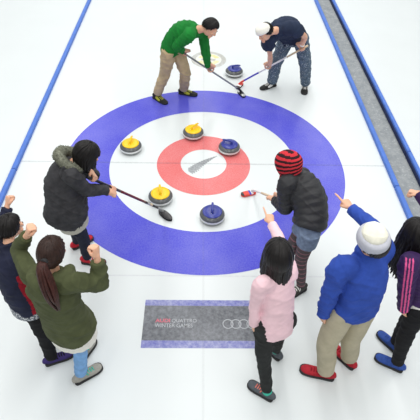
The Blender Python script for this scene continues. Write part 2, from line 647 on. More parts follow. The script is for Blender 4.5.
# ---------------------------------------------------------------- brooms
def broom(head, yaw, top, shaft_parts, label, head_mats, length=0.19, width=0.062, oval=False, conn=0.0):
    """head: (x, y) of the pad centre on the ice; top: upper end of the shaft; shaft_parts: (t0, t1, material, radius)"""
    e = tag(empty('curling_broom', (head[0], head[1], 0), math.radians(yaw)), label, 'broom', 'curling brooms')
    R = Matrix.Rotation(-math.radians(yaw), 3, 'Z')
    tip = Vector((conn, 0, 0.062))
    topl = R @ Vector((top[0] - head[0], top[1] - head[1], top[2]))
    d = topl - tip
    sd = V(d.cross(Vector((0, 0, 1))))
    for k, (t0, t1, mat, r) in enumerate(shaft_parts):
        a, b = V(tip + d * t0), V(tip + d * t1)
        mb = MB().loft([(a, sd, r, r), (a * 0.5 + b * 0.5, sd, r, r), (b, sd, r, r)], n=14, step=0.08)
        sub('shaft' if k == 0 else ('grip' if k == len(shaft_parts) - 1 else 'shaft_band'), mb.mesh('shaft'), mat, e)
    # ferrule joining shaft and head
    f = MB().loft([(V(conn, 0, 0.034), V(0, 1, 0), 0.024, 0.03), (V(conn, 0, 0.05), V(0, 1, 0), 0.02, 0.022), (V(tip + d * 0.03), V(0, 1, 0), 0.0165, 0.0165), (V(tip + d * 0.07), V(0, 1, 0), 0.0155, 0.0155)], n=14)
    sub('ferrule', fuse(f, 0.004, 2), head_mats[2], e)
    # shell above, pad below
    st, pd = [], []
    for t in np.linspace(-1, 1, 17):
        w = (1 - abs(t) ** (2.2 if oval else 6)) ** 0.5
        w = max(w, 0.12)
        st.append((V(t * length / 2, 0, 0.029), V(0, 1, 0), width / 2 * w, 0.010 * (0.6 + 0.4 * w)))
        pd.append((V(t * length / 2 * 0.98, 0, 0.0125), V(0, 1, 0), width / 2 * w * 1.04, 0.0115))
    k = len(head_mats[0])
    sh = MB().loft(st, n=20, step=0.006, power=3.0, mat_fn=lambda arc, ang: min(k - 1, int(arc / length * k)))
    sub('head_shell', sh.mesh('head_shell'), head_mats[0], e)
    sub('brush_pad', MB().loft(pd, n=20, step=0.006, power=4.0).mesh('brush_pad'), head_mats[1], e)
    return e


M['shaft_grey'] = plain('shaft_grey', (140, 142, 146), 0.4)
M['shaft_black'] = plain('shaft_black', (36, 34, 38), 0.3)
M['shaft_white'] = plain('shaft_white', (228, 228, 232), 0.3)
M['shaft_blue'] = plain('shaft_blue', (74, 70, 190), 0.35)
M['shaft_maroon'] = plain('shaft_maroon', (110, 28, 38), 0.3)
M['shaft_tan'] = plain('shaft_tan', (222, 200, 166), 0.5)
M['head_red'] = plain('head_red', (226, 74, 62), 0.45)
M['head_white'] = plain('head_white', (236, 236, 236), 0.45)
M['head_silver'] = plain('head_silver', (176, 178, 176), 0.35, 0.4)
M['pad_black'] = fabric('pad_black', (38, 38, 42), 0.3, 60, 0.5)

# ---------------------------------------------------------------- people: joints in metres, rink coordinates
POSE = {
    'green': dict(pel=(-0.463, 1.489, 0.892), neck=(-0.099, 1.329, 1.214), head=(0.072, 1.288, 1.253), shL=(-0.028, 1.486, 1.099), shR=(-0.21, 1.15, 1.201), elL=(0.02, 1.477, 0.803), elR=(-0.379, 1.269, 0.998), wrL=(0.056, 1.557, 0.558), wrR=(-0.299, 1.456, 0.845), hiL=(-0.408, 1.57, 0.863), hiR=(-0.499, 1.397, 0.87), knL=(-0.286, 1.59, 0.463), knR=(-0.571, 1.546, 0.477), anL=(-0.308, 1.724, 0.084), anR=(-0.715, 1.556, 0.091), haL=(0.074, 1.595, 0.483), haR=(-0.288, 1.513, 0.791)),
    'navy': dict(pel=(1.313, 1.86, 0.884), neck=(0.99, 1.463, 1.165), head=(0.816, 1.406, 1.154), shL=(1.189, 1.369, 1.236), shR=(0.895, 1.541, 0.998), elL=(1.385, 1.49, 1.07), elR=(0.955, 1.626, 0.72), wrL=(1.39, 1.6, 0.885), wrR=(0.992, 1.755, 0.499), hiL=(1.416, 1.862, 0.877), hiR=(1.213, 1.879, 0.874), knL=(1.544, 1.866, 0.477), knR=(1.113, 1.898, 0.474), anL=(1.628, 1.96, 0.09), anR=(1.093, 1.994, 0.086), haL=(1.385, 1.625, 0.84), haR=(1.001, 1.807, 0.436)),
    'hood': dict(pel=(-1.284, -1.649, 0.816), neck=(-1.156, -1.573, 1.275), head=(-1.022, -1.593, 1.382), shL=(-1.137, -1.416, 1.186), shR=(-1.155, -1.752, 1.279), elL=(-1.107, -1.31, 0.928), elR=(-1.075, -1.657, 1.024), wrL=(-1.027, -1.504, 1.055), wrR=(-0.921, -1.513, 0.893), hiL=(-1.302, -1.556, 0.833), hiR=(-1.273, -1.742, 0.843), knL=(-1.29, -1.562, 0.435), knR=(-1.195, -1.708, 0.455), anL=(-1.363, -1.443, 0.081), anR=(-1.21, -1.671, 0.08), haL=(-1.011, -1.572, 1.09), haR=(-0.899, -1.446, 0.852)),
    'beanie': dict(pel=(0.939, -1.928, 0.845), neck=(0.808, -1.613, 1.196), head=(0.732, -1.628, 1.32), shL=(0.708, -1.76, 1.213), shR=(0.894, -1.498, 1.09), elL=(0.738, -1.759, 0.927), elR=(0.795, -1.765, 1.113), wrL=(0.685, -1.544, 0.812), wrR=(0.698, -1.662, 0.923), hiL=(0.929, -2.02, 0.859), hiR=(0.942, -1.837, 0.82), knL=(0.923, -1.984, 0.461), knR=(0.839, -1.851, 0.439), anL=(0.976, -2.017, 0.083), anR=(0.84, -1.732, 0.08), haL=(0.709, -1.479, 0.766), haR=(0.734, -1.618, 0.878)),
    'olive': dict(pel=(-1.038, -2.888, 0.861), neck=(-1.032, -2.871, 1.377), head=(-1.006, -2.841, 1.549), shL=(-1.205, -2.835, 1.297), shR=(-0.889, -2.972, 1.401), elL=(-1.363, -2.597, 1.281), elR=(-0.732, -2.853, 1.223), wrL=(-1.231, -2.632, 1.491), wrR=(-0.731, -2.812, 1.468), hiL=(-1.122, -2.838, 0.856), hiR=(-0.956, -2.935, 0.879), knL=(-1.057, -2.714, 0.472), knR=(-0.993, -2.91, 0.472), anL=(-1.07, -2.75, 0.08), anR=(-1.041, -2.954, 0.084), haL=(-1.207, -2.637, 1.568), haR=(-0.73, -2.791, 1.545)),
    'leftboy': dict(pel=(-1.435, -2.638, 0.748), neck=(-1.513, -2.47, 1.132), head=(-1.5, -2.341, 1.244), shL=(-1.639, -2.418, 1.069), shR=(-1.408, -2.574, 1.121), elL=(-1.677, -2.177, 1.028), elR=(-1.465, -2.69, 0.917), wrL=(-1.626, -2.045, 1.192), wrR=(-1.494, -2.619, 0.709), hiL=(-1.497, -2.581, 0.723), hiR=(-1.373, -2.699, 0.734), knL=(-1.382, -2.592, 0.42), knR=(-1.329, -2.768, 0.421), anL=(-1.331, -2.604, 0.075), anR=(-1.326, -2.796, 0.074), haL=(-1.628, -1.991, 1.236), haR=(-1.498, -2.616, 0.638)),
    'pink': dict(pel=(0.533, -2.9, 0.824), neck=(0.499, -2.804, 1.302), head=(0.489, -2.779, 1.466), shL=(0.372, -2.93, 1.332), shR=(0.6, -2.77, 1.27), elL=(0.359, -2.909, 1.061), elR=(0.565, -2.533, 1.289), wrL=(0.371, -2.928, 0.825), wrR=(0.511, -2.316, 1.297), hiL=(0.448, -2.931, 0.815), hiR=(0.622, -2.878, 0.819), knL=(0.48, -3.001, 0.434), knR=(0.624, -2.776, 0.445), anL=(0.534, -3.099, 0.079), anR=(0.65, -2.721, 0.079), haL=(0.377, -2.933, 0.75), haR=(0.498, -2.241, 1.299)),
    'blue': dict(pel=(1.135, -2.808, 0.916), neck=(1.107, -2.766, 1.446), head=(1.089, -2.78, 1.621), shL=(0.921, -2.839, 1.406), shR=(1.259, -2.665, 1.406), elL=(0.892, -2.864, 1.114), elR=(1.261, -2.377, 1.342), wrL=(0.9, -2.857, 0.856), wrR=(1.169, -2.141, 1.3), hiL=(1.042, -2.846, 0.902), hiR=(1.233, -2.787, 0.905), knL=(0.999, -2.886, 0.484), knR=(1.217, -2.815, 0.482), anL=(1.062, -2.923, 0.086), anR=(1.292, -2.793, 0.086), haL=(0.925, -2.843, 0.779), haR=(1.146, -2.061, 1.301)),
    'purple': dict(pel=(1.717, -2.683, 0.867), neck=(1.553, -2.636, 1.32), head=(1.503, -2.57, 1.47), shL=(1.427, -2.755, 1.369), shR=(1.72, -2.579, 1.283), elL=(1.483, -2.784, 1.096), elR=(1.794, -2.315, 1.343), wrL=(1.54, -2.79, 0.859), wrR=(1.706, -2.085, 1.413), hiL=(1.665, -2.765, 0.857), hiR=(1.801, -2.636, 0.863), knL=(1.662, -2.818, 0.46), knR=(1.755, -2.631, 0.464), anL=(1.712, -2.837, 0.081), anR=(1.747, -2.648, 0.082), haL=(1.555, -2.793, 0.782), haR=(1.669, -2.018, 1.396)),
}
for _p in POSE.values():
    for _k in _p:
        _p[_k] = V(_p[_k])


def unit_head():
    """head in its own frame (x side, y face, z up), about 0.225 high, centred near mid-head"""
    mb = MB()
    vs, fs = [], []
    nu, nv = 32, 22
    for i in range(nv + 1):
        t = PI * i / nv
        for j in range(nu):
            p = 2 * PI * j / nu
            x, y, z = math.sin(t) * math.cos(p), math.sin(t) * math.sin(p), math.cos(t)
            low = max(0.0, -z)
            X = 0.077 * x * (1 - 0.30 * low ** 1.3)
            Y = 0.097 * y * (1 - 0.16 * low) + 0.012 * low
            if y < 0:
                Y *= 1 - 0.22 * low
            if y > 0 and abs(x) < 0.8:
                Y = Y * 0.985
            Z = 0.116 * z
            vs.append((X, Y - 0.004, Z))
    for i in range(nv):
        for j in range(nu):
            k = (j + 1) % nu
            fs.append((i * nu + j, (i + 1) * nu + j, (i + 1) * nu + k, i * nu + k))
    mb.add(vs, fs)
    sx = V(1, 0, 0)
    mb.loft([(V(0, 0.080, 0.028), sx, 0.008, 0.008), (V(0, 0.098, 0.002), sx, 0.010, 0.010), (V(0, 0.106, -0.020), sx, 0.015, 0.012), (V(0, 0.090, -0.033), sx, 0.013, 0.008)], n=12, step=0.006)
    mb.ball(V(0, 0.084, -0.058), (0.026, 0.014, 0.013))          # mouth mound
    mb.ball(V(0, 0.078, -0.094), (0.026, 0.020, 0.019))          # chin
    for s in (-1, 1):
        mb.ball(V(s * 0.034, 0.081, 0.030), (0.026, 0.012, 0.008))   # brow
        mb.ball(V(s * 0.042, 0.070, -0.022), (0.024, 0.018, 0.020))  # cheek
        R = np.array([[1, 0, 0], [0, 0.94, 0.34], [0, -0.34, 0.94]])
        mb.ball(V(s * 0.079, -0.008, -0.008), (0.010, 0.019, 0.032), R)  # ear
    return mb


HEAD = unit_head()
LEN = {'grip': ((-8, 62, 78, 52), (0, 0, 0)), 'fist': ((0, 82, 92, 62), (0, 0, 0)), 'relaxed': ((0, 22, 26, 18), (0, 0, 0)), 'point': ((0, 82, 92, 62), (0, 0, 0))}


def hand(mb, wr, x, palm, right, pose, k=1.0):
    """palm and five jointed fingers; x along the hand, palm = palmar normal"""
    x = nrm(x)
    z = ortho(palm, x)
    y = np.cross(x, z) if right else np.cross(z, x)
    P = lambda a, b, c: wr + (x * a + y * b + z * c) * k
    # wrist and palm
    mb.loft([(P(-0.03, 0, 0), y, 0.027 * k, 0.021 * k), (P(0.005, 0, 0), y, 0.027 * k, 0.020 * k), (P(0.035, 0.002, 0.001), y, 0.038 * k, 0.018 * k),
             (P(0.07, 0.001, 0.0), y, 0.042 * k, 0.016 * k), (P(0.092, 0, 0.001), y, 0.039 * k, 0.012 * k)], n=18, step=0.006)
    mb.ball(P(0.03, 0.026, 0.008), (0.026 * k, 0.017 * k, 0.016 * k), np.array([x, y, z]).T)
    _, a1, a2, a3 = LEN[pose][0]
    for i, (yo, ln, r) in enumerate(((0.031, 1.0, 0.0093), (0.0105, 1.1, 0.0095), (-0.0105, 1.02, 0.009), (-0.030, 0.8, 0.008))):
        b1, b2, b3 = a1, a2, a3
        if pose == 'point' and i == 0:
            b1, b2, b3 = 2, 5, 6
        b1 += (i - 1.5) * (3 if pose != 'relaxed' else 5)
        p = P(0.078, yo * 0.96, 0)
        pts, rr = [P(0.055, yo * 0.9, 0), p], [r * k, r * 1.08 * k]
        ang = 0.0
        q = V(0.082, yo, 0.0)
        spread = (1.5 - i) * (0.05 if pose in ('relaxed', 'point') else 0.0)
        for l, a in ((0.043, b1), (0.027, b2), (0.022, b3)):
            ang += math.radians(a)
            q = q + V(math.cos(ang), spread, math.sin(ang)) * l * ln
            pts.append(P(*q))
            rr.append(r * (1.0 if l > 0.03 else 0.93 if l > 0.025 else 0.78) * k)
        mb.limb(pts, rr, n=10, step=0.006, side=y)
        mb.ball(pts[-1], rr[-1] * 0.98, nu=10, nv=8)
    if pose in ('fist', 'point'):
        th = [(0.018, 0.026, 0.004), (0.048, 0.044, 0.020), (0.072, 0.030, 0.040), (0.080, 0.006, 0.047)]
    elif pose == 'grip':
        th = [(0.018, 0.026, 0.004), (0.045, 0.050, 0.018), (0.072, 0.050, 0.036), (0.088, 0.036, 0.050)]
    else:
        th = [(0.018, 0.026, 0.004), (0.045, 0.048, 0.014), (0.072, 0.058, 0.022), (0.092, 0.058, 0.028)]
    pts = [P(*t) for t in th]
    mb.limb(pts, [0.014 * k, 0.0125 * k, 0.011 * k, 0.0085 * k], n=10, step=0.006, side=z)
    mb.ball(pts[-1], 0.0085 * k, nu=10, nv=8)


class Person:
    def __init__(self, key, H, female, label, face, up=None, hands=None, bulge=0.03, group=None, back=None):
        self.j = j = POSE[key]
        self.H, self.k, self.f = H, H / 1.72, female
        self.base = V((j['anL'][0] + j['anR'][0]) / 2, (j['anL'][1] + j['anR'][1]) / 2, 0)
        self.root = tag(empty('person', tuple(self.base)), label, 'person', group)
        self.hs = nrm(j['hiL'] - j['hiR'])
        self.ss = nrm(j['shL'] - j['shR'])
        sp = j['neck'] - j['pel']
        sd = nrm(self.hs + self.ss)
        self.front = nrm(np.cross(sp, sd)) * (1 if back is None else back)
        if np.dot(self.front[:2], nrm(face)[:2]) < 0:
            self.front = -self.front
        # spine points from pelvis to neck base
        pe, ne = j['pel'], j['neck']
        sm = (j['shL'] + j['shR']) / 2
        top = ne * 0.8 + sm * 0.2
        self.sp = lambda t: pe + (top - pe) * t - self.front * bulge * math.sin(PI * min(max(t, 0), 1))
        self.sd = lambda t: nrm(self.hs * (1 - min(max(t, 0), 1)) + self.ss * min(max(t, 0), 1))
        kn = (j['knL'] + j['knR']) / 2
        self.leg = nrm(nrm(kn - pe) + V(0, 0, -0.9))
        # head frame
        f = nrm(face)
        u0 = nrm(j['head'] - j['neck']) if up is None else nrm(up)
        u = ortho(u0, f)
        s = np.cross(f, u)
        self.hf = (s, f, u)
        self.hR = np.array([s, f, u]).T
        self.hk = (0.93 if female else 0.98) * (self.k * 0.5 + 0.5)
        self.hc = j['head']
        self.hands = hands or {}

    def HP(self, x, y, z):
        return self.hc + self.hR @ (V(x, y, z) * self.hk)

    def add(self, name, me, mats, parent=None):
        return link(name, me, mats, parent or self.root, True, self.base)

    # -------------------------------------------------- the body, one continuous surface
    def body(self, shoe_dirs):
        j, k, mb = self.j, self.k, MB()
        a = 0.85 if self.f else 0.95
        st = []
        for t, wa, wb in ((-0.12, 0.09, 0.07), (0.0, 0.115, 0.075), (0.3, 0.11, 0.078), (0.62, 0.125, 0.088), (0.86, 0.105, 0.07), (1.0, 0.05, 0.05)):
            p = self.sp(t) if t >= 0 else j['pel'] + self.leg * 0.1 * k
            st.append((p, self.sd(t), wa * k * a, wb * k * a))
        mb.loft(st, n=20, step=0.02)
        mb.limb([self.sp(0.93), j['neck'] * 0.65 + self.hc * 0.35, self.HP(0, -0.012, -0.02)], [0.062 * k, 0.052 * k * a, 0.052 * k * a], n=16)
        mb.add([self.HP(*v) for v in HEAD.v], HEAD.f)
        for s in 'LR':
            sh, el, wr = j['sh' + s], j['el' + s], j['wr' + s]
            mb.limb([self.sp(0.84), sh, sh * 0.5 + el * 0.5, el, el * 0.6 + wr * 0.4, wr], [0.055 * k * a, 0.05 * k * a, 0.046 * k * a, 0.038 * k * a, 0.041 * k * a, 0.026 * k * a], n=14)
            hd = self.hands.get(s, {})
            d = hd.get('dir', j['ha' + s] - wr)
            hand(mb, wr + V(hd.get('off', (0, 0, 0))), V(d), V(hd.get('palm', (0, 0, -1))), s == 'R', hd.get('pose', 'relaxed'), 0.93 * k if self.f else k)
            mb.limb([el * 0.3 + wr * 0.7, wr + V(hd.get('off', (0, 0, 0))), wr + V(hd.get('off', (0, 0, 0))) + nrm(d) * 0.02], [0.034 * k * a, 0.026 * k * a, 0.026 * k * a], n=14)
            hi, kn, an = j['hi' + s], j['kn' + s], j['an' + s]
            mb.limb([j['pel'] * 0.5 + hi * 0.5, hi, hi * 0.5 + kn * 0.5, kn, kn * 0.65 + an * 0.35, an, an - V(0, 0, 0.04)], [0.06 * k * a, 0.062 * k * a, 0.062 * k * a, 0.05 * k * a, 0.05 * k * a, 0.033 * k * a, 0.033 * k * a], n=16)
            fd = V(*shoe_dirs[s], 0)
            mb.limb([an - nrm(fd) * 0.01 - V(0, 0, 0.04), an + nrm(fd) * 0.10 - V(0, 0, 0.052)], [0.026, 0.016], n=12)
        self.add('body', fuse(mb, 0.0048, 3, 0.4), M['skin'])
        for s in (-1, 1):
            e = MB().ball(self.HP(s * 0.032, 0.079, 0.008), V(0.0145, 0.010, 0.0075) * self.hk, self.hR, 14, 10)
            eo = self.add('eye', e.mesh('eye'), M['eye_white'])
            self.add('iris', MB().ball(self.HP(s * 0.032, 0.0865, 0.008), V(0.006, 0.0035, 0.006) * self.hk, self.hR, 12, 8).mesh('iris'), M['eye_dark'], None).parent = eo
            br = MB().limb([self.HP(s * 0.016, 0.093, 0.028), self.HP(s * 0.034, 0.092, 0.034), self.HP(s * 0.052, 0.082, 0.029)], [0.003, 0.0042, 0.002], n=8, step=0.005)
            self.add('eyebrow', br.mesh('eyebrow'), M['black_hair'])
        lp = MB().ball(self.HP(0, 0.0965, -0.058), V(0.022, 0.005, 0.007) * self.hk, self.hR, 14, 10)
        self.add('lips', lp.mesh('lips'), M['lips'])

    # -------------------------------------------------- clothes
    def torso_top(self, mats, name, rows, hem=0.1, sleeve=None, wrist=0.97, voxel=0.008, quilt=None, fold=0.005, seed=1, hood=None, short=None, paint=None, smooth=4, freq=26, hem_dir=None, hem_shift=(0, 0, 0), collar=True):
        """rows: (t, half width, half depth) from the hem (t<0) to the neck"""
        j, k, mb = self.j, self.k, MB()
        st = []
        hd = self.leg if hem_dir is None else nrm(hem_dir)
        for t, wa, wb in rows:
            p = self.sp(t) if t >= 0 else j['pel'] + hd * (-t) + V(hem_shift) * (-t)
            st.append((p, self.sd(t), wa * k, wb * k))
        mb.loft(st, n=36, step=0.01, quilt=quilt, power=2.3)
        r0, r1, r2, r3 = sleeve
        for s in 'LR':
            sh, el, wr = j['sh' + s], j['el' + s], j['wr' + s]
            root = self.sp(0.80)
            root = root * 0.55 + sh * 0.45
            if short:
                end = sh + (el - sh) * short
                mb.limb([root, sh, end], [r0 * k, r1 * k, r2 * k], n=22, step=0.01)
            else:
                ce = el + (wr - el) * wrist
                mb.limb([root, sh, sh * 0.5 + el * 0.5, el, el * 0.5 + ce * 0.5, ce], [r0 * k, r1 * k, (r1 + r2) / 2 * k, r2 * k, (r2 * 0.5 + r3 * 0.5) * k, r3 * k], n=22, step=0.01, quilt=quilt)
            if collar:
                mb.limb([self.sp(0.96), self.sp(0.9) * 0.45 + sh * 0.55, sh], [0.062 * k, 0.062 * k, r1 * 0.85 * k], n=18)
        if hood:
            hood(mb, self)
        me = fuse(mb, voxel, smooth)
        if fold:
            crease(me, fold * 1.5, freq, seed, axis=nrm(j['neck'] - j['pel']))
        if paint:
            mats_l = mats
            paint(me, self)
            mats = mats_l
        return self.add(name, me, mats)

    def trousers(self, mats, name='trousers', waist=0.12, hip=(0.165, 0.12), thigh=0.095, knee=0.075, cuff=0.06, end=0.97, fold=0.005, seed=2, voxel=0.009, paint=None, sides='LR', freq=15, smooth=5, short=None, start=None):
        j, k, mb = self.j, self.k, MB()
        up = nrm(self.sp(0.3) - j['pel'])
        mb.loft([(j['pel'] + up * waist, self.sd(0.1), hip[0] * 0.9 * k, hip[1] * 0.92 * k), (j['pel'] + up * 0.02, self.hs, hip[0] * k, hip[1] * k), (j['pel'] + self.leg * 0.07, self.hs, hip[0] * 0.9 * k, hip[1] * 0.9 * k), (j['pel'] + self.leg * 0.11, self.hs, hip[0] * 0.5 * k, hip[1] * 0.6 * k)], n=28)
        for s in sides:
            hi, kn, an = j['hi' + s], j['kn' + s], j['an' + s]
            e = kn + (an - kn) * end
            if short:
                e = hi + (kn - hi) * short
                mb.limb([hi + (hi - kn) * 0.08, hi * 0.5 + e * 0.5, e], [thigh * k, thigh * k, cuff * k], n=22, step=0.012)
                continue
            h0 = hi + (hi - kn) * 0.08 if start is None else hi + (kn - hi) * start
            mb.limb([h0, hi * 0.7 + kn * 0.3, kn, kn * 0.5 + e * 0.5, e], [thigh * k, thigh * 0.98 * k, knee * k, (knee * 0.55 + cuff * 0.45) * k, cuff * k], n=22, step=0.012)
        me = fuse(mb, voxel, smooth)
        if fold:
            crease(me, fold * 1.4, freq, seed, axis=V(0, 0, 1))
        if paint:
            paint(me, self)
        return self.add(name, me, mats)

    def shoe(self, side, d, upper, sole, lace=None, toe=None, length=0.28, label=None, accent=None, lift=0.0):
        """d: pointing direction on the ice; ankle gives the heel"""
        k = self.k
        L = length * (0.93 if self.f else 1.0) * k / 1.0
        d = nrm(V(d[0], d[1], 0))
        w = V(-d[1], d[0], 0)
        an = self.j['an' + side]
        h = V(an[0], an[1], lift) - d * 0.27 * L
        P = lambda a, b, z: h + d * a * L + w * b * k + V(0, 0, z)
        st_u, st_s = [], []
        # a, half width, top height, bottom
        prof = [(0.0, 0.018, 0.050), (0.03, 0.030, 0.075), (0.10, 0.036, 0.088), (0.27, 0.039, 0.092), (0.40, 0.041, 0.078), (0.55, 0.045, 0.062), (0.72, 0.048, 0.052), (0.87, 0.043, 0.043), (0.96, 0.030, 0.034), (1.0, 0.012, 0.026)]
        for a, hw, tp in prof:
            st_u.append((P(a, 0, (tp + 0.012) / 2), w, hw * k, (tp - 0.012) / 2 + 0.004))
            st_s.append((P(a * 1.05 - 0.025, 0, 0.016), w, (hw + 0.008) * k, 0.0155))
        mb = MB().loft(st_u, n=20, step=0.008, power=2.6)
        me = fuse(mb, 0.005, 3)
        o = self.add('shoe', me, upper)
        if label:
            o['label'] = label
        self.add('sole', MB().loft(st_s, n=20, step=0.008, power=5).mesh('sole'), sole, o)
        if accent is not None:       # side panels / toe overlay
            ac = MB()
            for sgn in (-1, 1):
                ac.loft([(P(0.30, sgn * 0.036, 0.060), d, 0.018, 0.006), (P(0.45, sgn * 0.040, 0.048), d, 0.022, 0.0065), (P(0.62, sgn * 0.044, 0.034), d, 0.016, 0.006)], n=10, step=0.01)
            self.add('side_panel', ac.mesh('side_panel'), accent, o)
        if lace is not None:
            lb = MB()
            for i in range(4):
                a = 0.42 + 0.085 * i
                z = np.interp(a, [q[0] for q in prof], [q[2] for q in prof]) + 0.004
                lb.limb([P(a, -0.024, z - 0.008), P(a + 0.012, 0, z), P(a + 0.024, 0.024, z - 0.008)], [0.0045, 0.005, 0.0045], n=8, step=0.008)
                lb.limb([P(a + 0.024, -0.024, z - 0.008), P(a + 0.012, 0, z + 0.002), P(a, 0.024, z - 0.008)], [0.0045, 0.005, 0.0045], n=8, step=0.008)
            for sgn in (-1, 1):
                lb.limb([P(0.41, 0, 0.088), P(0.40, sgn * 0.03, 0.094), P(0.46, sgn * 0.045, 0.075), P(0.43, sgn * 0.01, 0.086)], [0.003] * 4, n=6, step=0.008)
            self.add('laces', lb.mesh('laces'), lace, o)
        return o

    # -------------------------------------------------- hair
    def hair(self, mat, style='short', drop=0.0, n=170, seed=1, puff=0.0, part=0.0, tie=None, gravity=0.9, out=0.12, fringe=52, name='hair', skip_front=0, base=True, clump=0.010, lean=(0, 0, 0)):
        g = random.Random(seed)
        mb = MB()
        rx, ry, rz = 0.083 + puff, 0.104 + puff, 0.121 + puff * 0.7
        S = lambda th, ph, o=0.0: self.HP((rx + o) * math.sin(th) * math.sin(ph), (ry + o) * math.sin(th) * math.cos(ph) - 0.012, (rz + o) * math.cos(th) + 0.003)
        if base:
            vs, fs, nu, nv = [], [], 28, 10
            lim = lambda ph: math.radians(np.interp(abs(ph), [0, 0.9, 1.25, 1.7, PI], [fringe, fringe + 6, 87, 104, 122] if style == 'short' else [fringe, fringe + 6, 88, 112, 132]))
            for i in range(nv + 1):
                for q in range(nu):
                    ph = -PI + 2 * PI * q / nu
                    vs.append(S(lim(ph) * i / nv, ph, -0.001 if i < nv else -0.012))
            for i in range(nv):
                for q in range(nu):
                    k = (q + 1) % nu
                    fs.append((i * nu + q, i * nu + k, (i + 1) * nu + k, (i + 1) * nu + q))
            fs.append(tuple(nv * nu + q for q in reversed(range(nu))))
            mb.add(vs, fs)
        else:
            lim = lambda ph: math.radians(np.interp(abs(ph), [0, 0.9, 1.25, 1.7, PI], [fringe, fringe + 6, 87, 104, 122] if style == 'short' else [fringe, fringe + 6, 88, 112, 132]))
        down = V(0, 0, -1.0) + V(lean)
        for i in range(n):
            ph = -PI + 2 * PI * (i + g.random()) / n
            if abs(ph) < math.radians(skip_front):
                continue
            te = lim(ph) * g.uniform(0.9, 1.03)
            t0 = g.uniform(0.02, 0.35) * te
            pts, rr = [], []
            r = clump * g.uniform(0.75, 1.25)
            o = g.uniform(-0.002, 0.005)
            m = 7
            for q in range(m + 1):
                t = t0 + (te - t0) * q / m
                pts.append(S(t, ph + part * math.sin(t) + g.uniform(-0.04, 0.04), o))
                rr.append(r * (0.55 + 0.45 * math.sin(PI * min(1, (q + 1) / (m * 0.7)) / 2)))
            if style == 'short':
                rr[-1] = r * 0.25
                rr[-2] = r * 0.7
            elif style == 'hang':
                vel = nrm(pts[-1] - pts[-2])
                L = drop * g.uniform(0.86, 1.06) * (1.0 if abs(ph) > 0.9 else 0.75)
                if abs(ph) < 0.75:
                    L = drop * 0.12
                p = pts[-1]
                ns = max(3, int(L / 0.025))
                outw = self.hR @ V(math.sin(ph), math.cos(ph), 0)
                for q in range(ns):
                    vel = nrm(vel * (1 - 0.5 * gravity) + nrm(down) * 0.5 * gravity + outw * out * (1 - q / ns) * 0.3)
                    p = p + vel * L / ns
                    pts.append(p + V(g.uniform(-1, 1), g.uniform(-1, 1), 0) * 0.003)
                    rr.append(r * (1.05 - 0.5 * (q / ns)))
                rr[-1] = r * 0.3
            elif style == 'tied':
                p, tp = pts[-1], self.HP(*tie)
                for q in range(1, 6):
                    t = q / 5
                    sag = self.hR @ V(0, -1, 0) * 0.03 * math.sin(PI * t)
                    pts.append(p * (1 - t) + tp * t + sag)
                    rr.append(r * (1.0 - 0.35 * t))
            mb.limb(pts, rr, n=7, step=0.02, side=np.cross(nrm(pts[-1] - pts[0]), nrm(pts[len(pts) // 2] - self.hc)), flat=0.6)
        return self.add(name, mb.mesh(name), mat)


# -------------------------------------------------- brooms and the hands that hold them
def shaft_line(key, tip, length):
    """straight shaft from the head joint through both hands; returns its top and the two grip points"""
    t = V(tip)
    m = (nrm(POSE[key]['haL'] - t) + nrm(POSE[key]['haR'] - t))
    d = nrm(m)
    pts = {s: t + d * float(np.dot(POSE[key]['ha' + s] - t, d)) for s in 'LR'}
    return t + d * length, d, pts


def gripping(key, d, pts, flip='', k=1.0):
    out = {}
    for s in 'LR':
        wr = POSE[key]['wr' + s]
        x = ortho(pts[s] - wr, d)
        x = nrm(x * 0.9 + nrm(pts[s] - POSE[key]['el' + s]) * 0.4)
        x = ortho(x, d)
        best = None
        for sg in (1, -1):
            z = np.cross(x, d) * sg
            w2 = pts[s] - x * 0.083 * k - z * 0.031 * k
            c = np.linalg.norm(w2 - wr) + (0.02 if z[2] > 0.2 else 0)
            if s in flip:
                c = -c
            if best is None or c < best[0]:
                best = (c, z, w2)
        out[s] = dict(dir=x, palm=best[1], off=tuple(best[2] - wr), pose='grip')
    return out


def broom_tip(head, yaw, conn):
    a = math.radians(yaw)
    return (head[0] + math.cos(a) * conn, head[1] + math.sin(a) * conn, 0.062)


def ang(a):
    return (math.cos(math.radians(a)), math.sin(math.radians(a)))


BR = {
    'green': dict(head=(0.595, 1.725), yaw=-66, conn=-0.03, L=1.32, length=0.2, width=0.075),
    'navy': dict(head=(0.575, 1.972), yaw=62, conn=0.02, L=1.28, length=0.2, width=0.075),
    'hood': dict(head=(-0.442, -0.975), yaw=-47, conn=-0.07, L=1.42, length=0.225, width=0.09),
    'beanie': dict(head=(0.551, -0.585), yaw=19, conn=0.055, L=1.40, length=0.20, width=0.075),
}
GRIP = {}
for key, b in BR.items():
    tip = broom_tip(b['head'], b['yaw'], b['conn'])
    b['top'], b['d'], b['pts'] = shaft_line(key, tip, b['L'])
    GRIP[key] = gripping(key, b['d'], b['pts'], b.get('flip', ''), 0.93 if key in ('hood', 'beanie') else 1.0)


def make_broom(key, parts, label, mats, **kw):
    b = BR[key]
    return broom(b['head'], b['yaw'], b['top'], parts, label, mats, b['length'], b['width'], conn=b['conn'], **kw)


